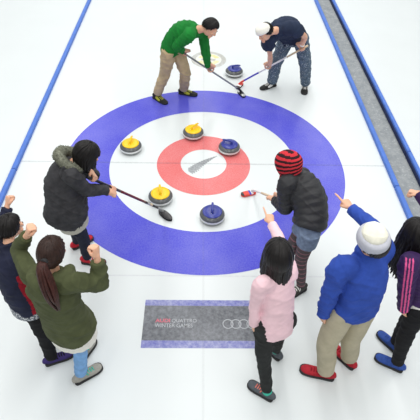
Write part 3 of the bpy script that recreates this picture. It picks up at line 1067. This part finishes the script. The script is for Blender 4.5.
make_broom('green', [(0.0, 0.86, M['shaft_grey'], 0.0135), (0.86, 1.0, M['shaft_grey'], 0.0148)], 'grey-shafted broom held by the sweeper in the green sweater',
           ([M['head_silver'], M['shaft_black'], M['head_silver']], M['pad_black'], M['shaft_black']))
make_broom('navy', [(0.0, 0.30, M['shaft_blue'], 0.0135), (0.30, 0.72, M['shaft_white'], 0.0135), (0.72, 1.0, M['shaft_tan'], 0.014)], 'white and blue broom with a red head, held by the sweeper in the white cap',
           ([M['shaft_black'], M['head_white'], M['head_red'], M['head_red']], M['pad_black'], M['head_red']))
make_broom('hood', [(0.0, 0.16, M['shaft_black'], 0.0135), (0.16, 0.2, M['shaft_tan'], 0.0142), (0.2, 0.24, M['head_silver'], 0.0145), (0.24, 0.27, M['shaft_black'], 0.0145), (0.27, 0.62, M['shaft_maroon'], 0.014), (0.62, 1.0, M['shaft_black'], 0.0145)],
           'dark red broom with an oval black head, held by the woman in the fur-collared coat', ([M['shaft_black']], M['pad_black'], M['head_silver']), oval=True)
make_broom('beanie', [(0.0, 0.34, M['shaft_white'], 0.0125), (0.34, 1.0, M['shaft_tan'], 0.0135)], 'pale-shafted broom with a red and white head, held by the striped hat wearer',
           ([M['shaft_black'], M['head_red'], M['head_red'], M['head_red'], M['shaft_blue'], M['head_white'], M['head_red'], M['head_red']], M['head_red'], M['head_white']))

FINE = 0.0075


def tube_ring(p, pts, r, name, mat, flat=1.0, parent=None, fold=0.0, voxel=0.007, seed=3, freq=40):
    """soft roll (collar, cuff) along a path"""
    mb = MB().limb(pts, r if hasattr(r, '__len__') else [r] * len(pts), n=16, step=0.012, side=V(0, 0, 1), flat=flat)
    mb.ball(pts[0], (r[0] if hasattr(r, '__len__') else r) * 0.98)
    mb.ball(pts[-1], (r[-1] if hasattr(r, '__len__') else r) * 0.98)
    me = fuse(mb, voxel, 3)
    if fold:
        crease(me, fold, freq, seed)
    return p.add(name, me, mat, parent)


def cuff(p, s, t0, t1, r, mat, name='cuff'):
    el, wr = p.j['el' + s], p.j['wr' + s]
    a, b = el + (wr - el) * t0, el + (wr - el) * t1
    mb = MB().limb([a, (a + b) / 2, b], [r * p.k] * 3, n=22, step=0.012)
    return p.add(name, fuse(mb, 0.006, 3), mat)


def around(p, t, rad, depth, a0, a1, n=9, up=0.0, lean=0.0):
    """points round the body at spine height t; angle 0 = front, + towards the left side"""
    c = p.sp(t)
    sd, fr = p.ss, ortho(p.front, p.ss)
    ax = nrm(p.j['neck'] - p.j['pel'])
    fr = ortho(fr, ax)
    return [c + sd * rad * math.sin(math.radians(a)) + fr * depth * math.cos(math.radians(a)) + ax * (up - lean * math.cos(math.radians(a))) for a in np.linspace(a0, a1, n)]


# ================================================== 1 sweeper in green
p = Person('green', 1.72, False, 'sweeper in a green sweater and khaki trousers bending over a grey broom', (0.72, -0.34, -0.72), up=(0.75, -0.1, 0.62), hands=GRIP['green'], bulge=0.075)
sd = {'R': ang(-43), 'L': ang(-13)}
p.body(sd)
M['green_knit'] = fabric('green_knit', (24, 122, 48), 0.16, 12, 0.3)
M['khaki'] = fabric('khaki', (190, 170, 134), 0.14, 10, 0.25)
p.torso_top(M['green_knit'], 'sweater', [(-0.09, 0.165, 0.125), (-0.02, 0.18, 0.14), (0.2, 0.175, 0.14), (0.5, 0.19, 0.15), (0.78, 0.185, 0.135), (0.93, 0.12, 0.10), (1.04, 0.070, 0.070)], sleeve=(0.085, 0.084, 0.064, 0.046), seed=11, fold=0.006)
p.trousers(M['khaki'], hip=(0.17, 0.14), thigh=0.105, knee=0.085, cuff=0.072, end=0.98, seed=12, fold=0.006)
M['shoe_black'] = fabric('shoe_black', (38, 38, 36), 0.2, 40, 0.2, 0.6)
M['lace_lime'] = fabric('lace_lime', (188, 190, 70), 0.1, 60)
for s in 'LR':
    p.shoe(s, sd[s], M['shoe_black'], M['black_rubber'], M['lace_lime'], accent=M['lace_lime'], length=0.285)
p.hair(M['black_hair'], 'short', n=190, seed=1, puff=0.006, clump=0.013)

# ================================================== 2 sweeper in the white cap
p = Person('navy', 1.74, False, 'sweeper in a white cap, navy T-shirt and paint-flecked jeans leaning over a broom', (-0.72, -0.45, -0.52), up=(-0.35, -0.1, 0.95), hands=GRIP['navy'], bulge=0.085)
sd = {'R': ang(-150), 'L': ang(-101)}
p.body(sd)
M['navy_tee'] = speckled('navy_tee', (44, 54, 76), (150, 155, 165), 0.72, 38, base_var=0.2)
M['worn_denim'] = speckled('worn_denim', (84, 100, 118), (158, 168, 174), 0.57, 60, base_var=0.35, base_scale=18)
p.torso_top(M['navy_tee'], 'tshirt', [(-0.06, 0.185, 0.15), (0.0, 0.185, 0.15), (0.25, 0.18, 0.15), (0.55, 0.185, 0.15), (0.8, 0.18, 0.13), (0.94, 0.12, 0.1), (1.03, 0.078, 0.075)], sleeve=(0.10, 0.10, 0.09, 0.085), short=0.48, seed=21, fold=0.006)
p.trousers(M['worn_denim'], hip=(0.18, 0.145), thigh=0.112, knee=0.092, cuff=0.08, end=0.99, seed=22, fold=0.006)
M['lace_white'] = fabric('lace_white', (232, 232, 228), 0.05)
for s in 'LR':
    p.shoe(s, sd[s], M['shoe_black'], M['black_rubber'], M['lace_white'], accent=M['lace_white'], length=0.285)
p.hair(M['black_hair'], 'short', n=170, seed=2, puff=0.006, clump=0.013, fringe=56)
M['cap_white'] = fabric('cap_white', (244, 242, 232), 0.05, 50, 0.4)
st = [(p.HP(0, 0.006, 0.040), p.hf[0], 0.094, 0.113), (p.HP(0, 0.004, 0.062), p.hf[0], 0.0945, 0.114), (p.HP(0, 0.0, 0.095), p.hf[0], 0.087, 0.104), (p.HP(0, -0.004, 0.122), p.hf[0], 0.066, 0.08), (p.HP(0, -0.006, 0.138), p.hf[0], 0.034, 0.04), (p.HP(0, -0.006, 0.142), p.hf[0], 0.006, 0.006)]
me = fuse(MB().loft(st, n=32, step=0.006), 0.006, 4)
crease(me, 0.002, 50, 4)
p.add('cap', me, M['cap_white'])
cuff(p, 'L', 0.80, 0.93, 0.037, M['cap_white'], 'wristband')

# ================================================== 3 woman in the fur-collared coat
p = Person('hood', 1.63, True, 'woman in a dark coat with a grey fur-edged hood, sweeping with a dark red broom', (0.86, 0.02, -0.52), up=(0.5, 0, 0.85), hands=GRIP['hood'], bulge=0.07)
sd = {'R': ang(-6), 'L': ang(42)}
p.body(sd)
M['dark_coat'] = fabric('dark_coat', (60, 60, 63), 0.3, 16, 0.5, 0.8, 120)
M['fur'] = fabric('fur', (120, 122, 108), 0.4, 60, 0.6)
M['dark_jeans'] = fabric('dark_jeans', (34, 38, 54), 0.25, 20)
M['grey_shirt'] = fabric('grey_shirt', (186, 184, 172), 0.08)
M['shoe_red'] = fabric('shoe_red', (198, 34, 52), 0.15, 40, 0.2, 0.6)
p.torso_top(M['dark_coat'], 'coat', [(-0.13, 0.215, 0.21), (-0.04, 0.212, 0.205), (0.1, 0.207, 0.195), (0.35, 0.195, 0.175), (0.6, 0.19, 0.165), (0.82, 0.18, 0.14), (0.94, 0.12, 0.11), (1.02, 0.08, 0.08)], sleeve=(0.088, 0.085, 0.07, 0.052), seed=31, fold=0.006, freq=30, hem_shift=(-0.5, 0.0, 0))
p.add('shirt_hem', fuse(MB().loft([(p.j['pel'] + p.leg * 0.07, p.hs, 0.17, 0.14), (p.j['pel'] + p.leg * 0.225, p.hs, 0.172, 0.148), (p.j['pel'] + p.leg * 0.24, p.hs, 0.164, 0.141)], n=30), 0.008, 4), M['grey_shirt'])
p.trousers(M['dark_jeans'], hip=(0.155, 0.12), thigh=0.088, knee=0.066, cuff=0.052, seed=32, fold=0.004)
p.shoe('R', sd['R'], M['shoe_red'], M['black_rubber'], M['lace_white'])
p.shoe('L', sd['L'], M['shoe_red'], M['black_rubber'], M['lace_white'])
pts = around(p, 0.95, 0.135, 0.128, 50, 310, 13, up=0.05, lean=0.03)
col = tube_ring(p, pts, [0.03] + [0.042] * 4 + [0.048] * 3 + [0.042] * 4 + [0.03], 'fur_collar', M['fur'], fold=0.004, freq=70)
g = random.Random(5)
mb = MB()
cm = col.data
for i in range(1500):
    v = cm.vertices[g.randrange(len(cm.vertices))]
    c, n_ = V(v.co) + p.base, V(v.normal)
    d = nrm(n_ + V(g.uniform(-1, 1), g.uniform(-1, 1), g.uniform(-1, 1)) * 0.8)
    sde = nrm(np.cross(d, V(g.random(), g.random(), g.random())))
    w = np.cross(d, sde)
    L, r = g.uniform(0.008, 0.02), 0.0028
    mb.add([c + sde * r, c - sde * r * 0.5 + w * r, c - sde * r * 0.5 - w * r, c + d * L], [(0, 1, 3), (1, 2, 3), (2, 0, 3)])
tuft = p.add('fur_pile', mb.mesh('fur_pile'), M['fur'], col)
tuft['kind'] = 'stuff'
p.hair(M['black_hair'], 'hang', drop=0.11, n=230, seed=3, puff=0.014, clump=0.013, out=0.05, fringe=62)

# ================================================== 4 sweeper in the striped hat
p = Person('beanie', 1.62, True, 'sweeper in a red and black striped knit hat, black puffer jacket and denim shorts', (-0.93, 0.22, -0.30), up=(-0.15, 0.25, 0.95), hands=GRIP['beanie'], bulge=0.07)
sd = {'L': ang(-150), 'R': ang(165)}
p.body(sd)
M['puffer'] = fabric('puffer', (46, 47, 50), 0.2, 10, 0.2, 0.6, 120, 0.4)
M['denim_short'] = fabric('denim_short', (120, 136, 160), 0.25, 30)
M['legging_dark'] = fabric('legging_dark', (84, 75, 78), 0.15, 40)
M['legging_red'] = fabric('legging_red', (142, 100, 108), 0.15, 40)
p.torso_top(M['puffer'], 'puffer_jacket', [(0.03, 0.182, 0.150), (0.07, 0.195, 0.165), (0.3, 0.187, 0.163), (0.6, 0.187, 0.160), (0.82, 0.172, 0.138), (0.95, 0.125, 0.115), (1.06, 0.085, 0.085)], sleeve=(0.092, 0.09, 0.078, 0.06), seed=41, fold=0.003, quilt=0.062, voxel=0.006, smooth=2)
p.trousers(M['denim_short'], 'denim_shorts', waist=0.06, hip=(0.158, 0.13), thigh=0.104, cuff=0.102, short=0.36, seed=42, fold=0.004)


def stripes(me, pp):
    for f in me.polygons:
        z = f.center[2]
        f.material_index = 1 if (z * 100) % 6.2 < 1.3 else 0


p.trousers([M['legging_dark'], M['legging_red']], 'leggings', waist=-0.02, hip=(0.09, 0.06), start=0.22, thigh=0.084, knee=0.066, cuff=0.046, seed=43, fold=0.0, voxel=0.005, paint=stripes, smooth=3)
M['shoe_dark'] = fabric('shoe_dark', (64, 64, 60), 0.3, 50, 0.2, 0.6)
for s in 'LR':
    p.shoe(s, sd[s], M['shoe_dark'], M['black_rubber'], M['lace_white'])
p.hair(M['black_hair'], 'short', n=90, seed=4, puff=0.0, clump=0.011, fringe=62)
M['hat_red'] = fabric('hat_red', (206, 52, 62), 0.12, 60, 0.6)
M['hat_black'] = fabric('hat_black', (48, 26, 32), 0.12, 60, 0.6)
st = [(p.HP(0, -0.012, -0.088), p.hf[0], 0.090, 0.095), (p.HP(0, -0.004, -0.04), p.hf[0], 0.101, 0.113), (p.HP(0, 0, 0.03), p.hf[0], 0.107, 0.124), (p.HP(0, -0.004, 0.08), p.hf[0], 0.097, 0.113), (p.HP(0, -0.010, 0.118), p.hf[0], 0.072, 0.085), (p.HP(0, -0.014, 0.142), p.hf[0], 0.040, 0.046), (p.HP(0, -0.016, 0.152), p.hf[0], 0.010, 0.010)]
mb = MB().loft(st, n=40, step=0.0045, mat_fn=lambda arc, a: int((arc + 0.006 * math.sin(a * 2)) / 0.019) % 2)
hat = p.add('knit_hat', mb.mesh('knit_hat'), [M['hat_red'], M['hat_black']])
for s in (-1, 1):
    a = p.HP(s * 0.075, 0.070, -0.050)
    pts = [a + V(0, 0, 0.03), a + V(-0.004, 0, -0.03), a + V(-0.008, -0.004, -0.09), a + V(-0.010, -0.006, -0.15), a + V(-0.012, -0.006, -0.18)]
    mb = MB().limb(pts, [0.014, 0.010, 0.009, 0.009, 0.015], n=12, step=0.006, mat_fn=None)
    mb.m = [0 if (i // 24) % 2 else 1 for i in range(len(mb.f))]
    p.add('hat_cord', mb.mesh('hat_cord'), [M['hat_red'], M['hat_black']], hat)

# ================================================== 5 girl in the olive parka
p = Person('olive', 1.66, True, 'girl in an olive green parka with a ponytail, both fists raised', (0.30, 0.92, -0.22), up=(-0.02, 0.02, 1), bulge=0.03,
           hands={'R': dict(pose='fist', palm=(-0.8, 0.3, 0.1)), 'L': dict(pose='fist', palm=(0.9, 0.4, 0.0))})
sd = {'R': ang(37), 'L': ang(68)}
p.body(sd)
M['olive'] = fabric('olive', (78, 84, 56), 0.2, 12, 0.3)
M['light_jeans'] = fabric('light_jeans', (122, 166, 214), 0.18, 16)
M['shoe_grey'] = fabric('shoe_grey', (160, 158, 150), 0.15, 50, 0.2, 0.7)
M['lace_teal'] = fabric('lace_teal', (70, 190, 165), 0.1, 60)


def parka_hood(mb, pp):
    pts = around(pp, 0.97, 0.13, 0.125, 45, 315, 13, up=0.03, lean=0.03)
    mb.limb(pts, [0.025] + [0.042] * 11 + [0.025], n=14, step=0.012, side=V(0, 0, 1))
    ax = nrm(pp.j['neck'] - pp.j['pel'])
    fr = ortho(pp.front, ax)
    c = pp.sp(0.9) - fr * 0.12
    mb.ball(c, (0.125, 0.06, 0.10), np.array([pp.ss, fr, ax]).T)


p.torso_top(M['olive'], 'parka', [(-0.16, 0.215, 0.18), (-0.05, 0.205, 0.17), (0.15, 0.182, 0.15), (0.4, 0.178, 0.14), (0.65, 0.185, 0.14), (0.84, 0.175, 0.125), (0.96, 0.11, 0.1), (1.04, 0.08, 0.078)], sleeve=(0.078, 0.074, 0.057, 0.050), wrist=0.86, seed=51, fold=0.007, hood=parka_hood)
M['lace_white_hem'] = fabric('lace_white_hem', (232, 230, 222), 0.08, 60, 0.6)
mb = MB()
for i, tt in enumerate((0.10, 0.15, 0.19, 0.20)):
    pass
mb.loft([(p.j['pel'] + p.leg * 0.08, p.hs, 0.17, 0.135), (p.j['pel'] + p.leg * 0.17, p.hs, 0.190, 0.154), (p.j['pel'] + p.leg * 0.26, p.hs, 0.200, 0.165)], n=64, step=0.01)
nv = len(mb.v) - 2
mb.v = [tuple(V(v) + (p.leg * 0.012 * abs(math.sin((i % 64) * PI / 4)) if i >= nv - 64 and i < nv else 0)) for i, v in enumerate(mb.v)]
p.add('lace_hem', mb.mesh('lace_hem'), M['lace_white_hem'])
p.trousers(M['light_jeans'], 'jeans', hip=(0.155, 0.12), thigh=0.085, knee=0.064, cuff=0.052, seed=52, fold=0.003)
for s in 'LR':
    p.shoe(s, sd[s], M['shoe_grey'], M['black_rubber'], M['lace_teal'])
TIE = (0.022, -0.124, 0.012)
h = p.hair(M['brown_hair'], 'tied', n=210, seed=5, puff=0.002, tie=TIE, clump=0.011, fringe=55, base=True)
g = random.Random(15)
mb = MB()
t0 = p.HP(*TIE)
bk = p.hR @ V(0, -1, 0)
for i in range(60):
    a, r = g.uniform(0, 2 * PI), math.sqrt(g.random())
    u_, w_ = p.hf[0], p.hf[2]
    o_ = (u_ * math.cos(a) + V(bk) * math.sin(a)) * r
    L = g.uniform(0.85, 1.05)
    pts = [t0 - bk * 0.01 + o_ * 0.012, t0 + bk * 0.035 + V(0, 0, -0.015) + o_ * 0.026, t0 + bk * 0.075 + V(0.025, 0, -0.09) + o_ * 0.04, t0 + bk * 0.115 + V(0.055, 0, -0.20 * L) + o_ * 0.042, t0 + bk * 0.135 + V(0.075, 0, -0.29 * L) + o_ * 0.032, t0 + bk * 0.14 + V(0.09, 0, -0.37 * L) + o_ * 0.012]
    mb.limb(pts, [0.008, 0.010, 0.010, 0.0095, 0.007, 0.002], n=7, step=0.02)
p.add('ponytail', mb.mesh('ponytail'), M['red_brown_hair'], h)
p.add('hair_tie', MB().limb([t0 - bk * 0.012, t0, t0 + bk * 0.012], [0.022, 0.025, 0.022], n=16, step=0.006).mesh('hair_tie'), M['black_rubber'], h)

# ================================================== 6 boy at the left edge
p = Person('leftboy', 1.50, False, 'boy with short black hair in a navy jacket with a red side panel', (0.66, 0.70, -0.22), up=(0.02, 0.05, 1), bulge=0.03,
           hands={'L': dict(pose='fist', palm=(0.5, 0.1, -0.8), dir=(0.1, 0.55, 0.75)), 'R': dict(pose='fist', palm=(-0.5, 0.5, 0))})
sd = {'R': ang(25), 'L': ang(40)}
p.body(sd)
M['navy_jacket'] = fabric('navy_jacket', (32, 36, 58), 0.2, 14, 0.3, 0.75)
M['red_panel'] = fabric('red_panel', (150, 26, 42), 0.15, 14, 0.3, 0.75)
M['black_cloth'] = fabric('black_cloth', (28, 28, 31), 0.25, 16, 0.3)
M['shoe_purple'] = fabric('shoe_purple', (64, 50, 112), 0.2, 40, 0.2, 0.65)
M['pattern_hem'] = speckled('pattern_hem', (92, 98, 110), (222, 224, 226), 0.52, 90)


def red_side(me, pp):
    fr = ortho(pp.front, nrm(pp.j['neck'] - pp.j['pel']))
    for f in me.polygons:
        c = V(f.center)
        t = np.dot(c - pp.j['pel'], nrm(pp.j['neck'] - pp.j['pel'])) / np.linalg.norm(pp.j['neck'] - pp.j['pel'])
        o = c - pp.sp(t)
        x, y = np.dot(o, -pp.sd(t)), np.dot(o, fr)
        f.material_index = 1 if (t < 0.62 and x > 0.06 and y > -0.045 and np.linalg.norm(o) < 0.26) else 0


p.torso_top([M['navy_jacket'], M['red_panel']], 'jacket', [(-0.06, 0.185, 0.145), (0.0, 0.185, 0.145), (0.3, 0.175, 0.14), (0.6, 0.185, 0.145), (0.84, 0.175, 0.125), (0.95, 0.11, 0.1), (1.05, 0.078, 0.078), (1.16, 0.070, 0.072)], sleeve=(0.078, 0.074, 0.064, 0.052), wrist=0.92, seed=61, fold=0.005, paint=red_side)
p.add('shirt_hem', fuse(MB().loft([(p.j['pel'] + p.leg * 0.02, p.hs, 0.165, 0.13), (p.j['pel'] + p.leg * 0.10, p.hs, 0.178, 0.14), (p.j['pel'] + p.leg * 0.115, p.hs, 0.172, 0.135)], n=30), 0.008, 4), M['pattern_hem'])
p.trousers(M['black_cloth'], hip=(0.16, 0.125), thigh=0.092, knee=0.072, cuff=0.06, seed=62, fold=0.005)
for s in 'LR':
    p.shoe(s, sd[s], M['shoe_purple'], M['black_rubber'], M['black_cloth'])
p.hair(M['black_hair'], 'short', n=210, seed=6, puff=0.007, clump=0.012)

# ================================================== 7 girl in the pink sweater
p = Person('pink', 1.58, True, 'girl with a black bob in a pale pink sweater, pointing ahead', (-0.15, 0.95, -0.25), up=(0, 0.05, 1), bulge=0.02,
           hands={'R': dict(pose='point', palm=(-0.1, 0, -1), dir=(-0.16, 0.95, 0.25)), 'L': dict(pose='relaxed', palm=(1, 0.2, 0), dir=(0.05, 0.15, -1))})
sd = {'L': ang(144), 'R': ang(128)}
p.body(sd)
M['pink'] = fabric('pink', (242, 206, 214), 0.07, 12, 0.3)
M['charcoal'] = fabric('charcoal', (44, 46, 46), 0.25, 16, 0.3)
M['shoe_slate'] = fabric('shoe_slate', (86, 92, 98), 0.2, 40, 0.2, 0.65)
M['salmon'] = fabric('salmon', (226, 128, 116), 0.1, 60)
p.torso_top(M['pink'], 'sweater', [(-0.08, 0.158, 0.13), (0.0, 0.155, 0.13), (0.25, 0.134, 0.115), (0.55, 0.135, 0.115), (0.82, 0.14, 0.105), (0.95, 0.105, 0.09), (1.05, 0.066, 0.066)], sleeve=(0.066, 0.064, 0.050, 0.042), seed=71, fold=0.0028)
p.trousers(M['charcoal'], hip=(0.15, 0.115), thigh=0.084, knee=0.066, cuff=0.052, seed=72, fold=0.004)
for s in 'LR':
    o = p.shoe(s, sd[s], M['shoe_slate'], M['black_rubber'], M['salmon'])
    an = p.j['an' + s]
    p.add('teal_lining', MB().limb([V(an[0], an[1], 0.075), V(an[0], an[1], 0.098), V(an[0], an[1], 0.112)], [0.041, 0.043, 0.04], n=18, step=0.008).mesh('teal_lining'), M['lace_teal'], o)
p.hair(M['black_hair'], 'hang', drop=0.17, n=260, seed=7, puff=0.020, clump=0.013, out=0.22, fringe=58, part=0.15)

# ================================================== 8 man in blue
p = Person('blue', 1.72, False, 'man in a bright blue sweatshirt and white knit cap, pointing forward', (-0.45, 0.88, 0.05), up=(0.02, -0.10, 1), bulge=0.03,
           hands={'R': dict(pose='point', palm=(-0.1, -0.1, -1), dir=(-0.40, 0.9, 0.12)), 'L': dict(pose='relaxed', palm=(0.9, 0.4, 0), dir=(0.15, 0.15, -1))})
sd = {'L': ang(163), 'R': ang(126)}
p.body(sd)
M['royal_blue'] = fabric('royal_blue', (50, 80, 170), 0.14, 12, 0.3)
M['chino'] = fabric('chino', (184, 176, 152), 0.1, 12, 0.25)
M['shoe_crimson'] = fabric('shoe_crimson', (176, 36, 50), 0.2, 40, 0.2, 0.65)
p.torso_top(M['royal_blue'], 'sweatshirt', [(-0.05, 0.165, 0.135), (0.02, 0.182, 0.152), (0.25, 0.165, 0.145), (0.55, 0.165, 0.148), (0.82, 0.165, 0.13), (0.95, 0.12, 0.1), (1.04, 0.078, 0.078), (1.14, 0.072, 0.075)], sleeve=(0.086, 0.082, 0.062, 0.048), seed=81, fold=0.006)
p.trousers(M['chino'], hip=(0.175, 0.135), thigh=0.102, knee=0.085, cuff=0.074, seed=82, fold=0.006)
M['lace_red'] = fabric('lace_red', (150, 30, 44), 0.1, 60)
for s in 'LR':
    p.shoe(s, sd[s], M['shoe_crimson'], M['black_rubber'], M['lace_red'], length=0.29)
p.hair(M['black_hair'], 'short', n=170, seed=8, puff=0.010, clump=0.013, fringe=66)
M['cap_cream'] = fabric('cap_cream', (240, 238, 222), 0.06, 40, 0.5)
M['band_grey'] = fabric('band_grey', (196, 198, 208), 0.06, 40, 0.5)
cu = nrm(V(-0.13, -0.42, 0.88))                       # the cap sits far back on the head
cf = ortho(V(-0.45, 0.88, 0.05), cu)
cs = np.cross(cf, cu)
cR = np.array([cs, cf, cu]).T
CP = lambda x, y, z: p.hc + cR @ (V(x, y + 0.004, z + 0.022) * p.hk)
st = [(CP(0, -0.004, -0.022), cs, 0.094, 0.106), (CP(0, -0.004, 0.0), cs, 0.099, 0.111), (CP(0, -0.004, 0.03), cs, 0.101, 0.113), (CP(0, -0.003, 0.058), cs, 0.100, 0.112), (CP(0.003, 0.002, 0.084), cs, 0.093, 0.104), (CP(0.004, 0.004, 0.096), cs, 0.082, 0.09)]
band = MB().loft(st, n=36, step=0.006)
st = [(CP(0.004, 0.004, 0.045), cs, 0.084, 0.095), (CP(0.006, 0.008, 0.085), cs, 0.080, 0.088), (CP(0.008, 0.010, 0.118), cs, 0.070, 0.077), (CP(0.009, 0.012, 0.136), cs, 0.046, 0.05), (CP(0.009, 0.012, 0.144), cs, 0.022, 0.024), (CP(0.009, 0.012, 0.146), cs, 0.005, 0.005)]
me = fuse(MB().loft(st, n=36, step=0.006), 0.006, 4)
crease(me, 0.003, 34, 9)
kc = p.add('knit_cap', me, M['cap_cream'])
p.add('cap_band', fuse(band, 0.006, 3), M['band_grey'], kc)

# ================================================== 9 girl at the right edge
p = Person('purple', 1.63, True, 'girl with long black hair in a purple jacket with pink sleeve stripes', (-0.52, 0.83, -0.18), up=(0, 0.03, 1), bulge=0.03,
           hands={'R': dict(pose='fist', palm=(-0.3, -0.2, -1), dir=(-0.8, 0.55, -0.1)), 'L': dict(pose='relaxed', palm=(0.9, 0.4, 0), dir=(0.2, 0.05, -1))})
sd = {'L': ang(148), 'R': ang(122)}
p.body(sd)
M['purple'] = fabric('purple', (58, 36, 84), 0.18, 14, 0.25, 0.7)
M['hot_pink'] = fabric('hot_pink', (226, 92, 150), 0.08, 40)
M['shoe_blue'] = fabric('shoe_blue', (50, 82, 160), 0.2, 40, 0.2, 0.65)


def sleeve_stripes(me, pp):
    for s in 'LR':
        sh, el, wr = pp.j['sh' + s], pp.j['el' + s], pp.j['wr' + s]
        for f in me.polygons:
            c = V(f.center)
            for a, b, t0 in ((sh, el, -0.25), (el, wr, 0.0)):
                d = b - a
                L = np.linalg.norm(d)
                d = d / L
                t = np.dot(c - a, d) / L
                if t0 < t < 1.02:
                    o = c - a - d * np.dot(c - a, d)
                    r = np.linalg.norm(o)
                    if 0.03 < r < 0.105:
                        outw = ortho(pp.ss * (1 if s == 'L' else -1) * 0.9 - ortho(pp.front, V(0, 0, 1)) * (0.6 if s == 'L' else 0.0) + V(0, 0, 0.2), d)
                        w = np.cross(d, outw)
                        x = r * math.atan2(np.dot(o, w), np.dot(o, outw))
                        if abs(x) < 0.030 and (abs(x) % 0.024 < 0.006 or abs(x) % 0.024 > 0.018) and np.dot(o, outw) > 0:
                            f.material_index = 1


p.torso_top([M['purple'], M['hot_pink']], 'track_jacket', [(0.12, 0.172, 0.138), (0.17, 0.178, 0.142), (0.3, 0.17, 0.135), (0.6, 0.17, 0.135), (0.84, 0.165, 0.12), (0.95, 0.11, 0.1), (1.05, 0.074, 0.074)], sleeve=(0.078, 0.076, 0.062, 0.05), wrist=1.02, seed=91, fold=0.004, voxel=0.006, paint=sleeve_stripes)
p.add('shirt_hem', fuse(MB().loft([(p.sp(0.2), p.hs, 0.165, 0.13), (p.sp(0.05), p.hs, 0.172, 0.137), (p.j['pel'] + p.leg * 0.02, p.hs, 0.174, 0.138), (p.j['pel'] + p.leg * 0.035, p.hs, 0.168, 0.132)], n=30), 0.008, 4), M['white_cloth'])
p.trousers(M['black_cloth'], hip=(0.155, 0.12), thigh=0.088, knee=0.07, cuff=0.058, seed=92, fold=0.005)
for s in 'LR':
    p.shoe(s, sd[s], M['shoe_blue'], M['black_rubber'], M['shoe_blue'])
p.hair(M['black_hair'], 'hang', drop=0.36, n=260, seed=9, puff=0.014, clump=0.013, out=0.12, fringe=58, part=0.1)

# ---------------------------------------------------------------- light: rows of rink lamps above and a bright hall
LAMP = 640
EXPO = 0.07
w = bpy.data.worlds.new('hall')
SC.world = w
w.use_nodes = True
bg = w.node_tree.nodes['Background']
bg.inputs['Color'].default_value = (0.955, 0.985, 1.0, 1)
bg.inputs['Strength'].default_value = 0.36


def lamp(name, loc, sx, sy, power, col=(1, 0.985, 0.96)):
    d = bpy.data.lights.new(name, 'AREA')
    d.shape = 'RECTANGLE'
    d.size, d.size_y = sx, sy
    d.energy = power
    d.color = col
    o = bpy.data.objects.new(name, d)
    o.location = loc
    COL.objects.link(o)
    return o


for i, x in enumerate((-5.2, 0.0, 5.2)):
    lamp('ceiling_lamp_row', (x, 2.4, 8.0), 1.1, 26, LAMP)

# ---------------------------------------------------------------- camera
cam = bpy.data.cameras.new('camera')
co = bpy.data.objects.new('camera', cam)
COL.objects.link(co)
cam.sensor_width = 36
cam.lens = 474.34 / 420 * 36
R = Matrix.Rotation(-0.0319842, 3, 'Z') @ Matrix.Rotation(0.7927278, 3, 'X') @ Matrix.Rotation(0.0333931, 3, 'Z')
co.matrix_world = Matrix.Translation((-0.0506888, -4.8578526, 3.937917)) @ R.to_4x4()
cam.clip_start = 0.05
SC.camera = co

vs = SC.view_settings
vs.view_transform = 'Standard'
vs.look = 'None'
vs.gamma = 1
vs.use_curve_mapping = False
vs.exposure = EXPO
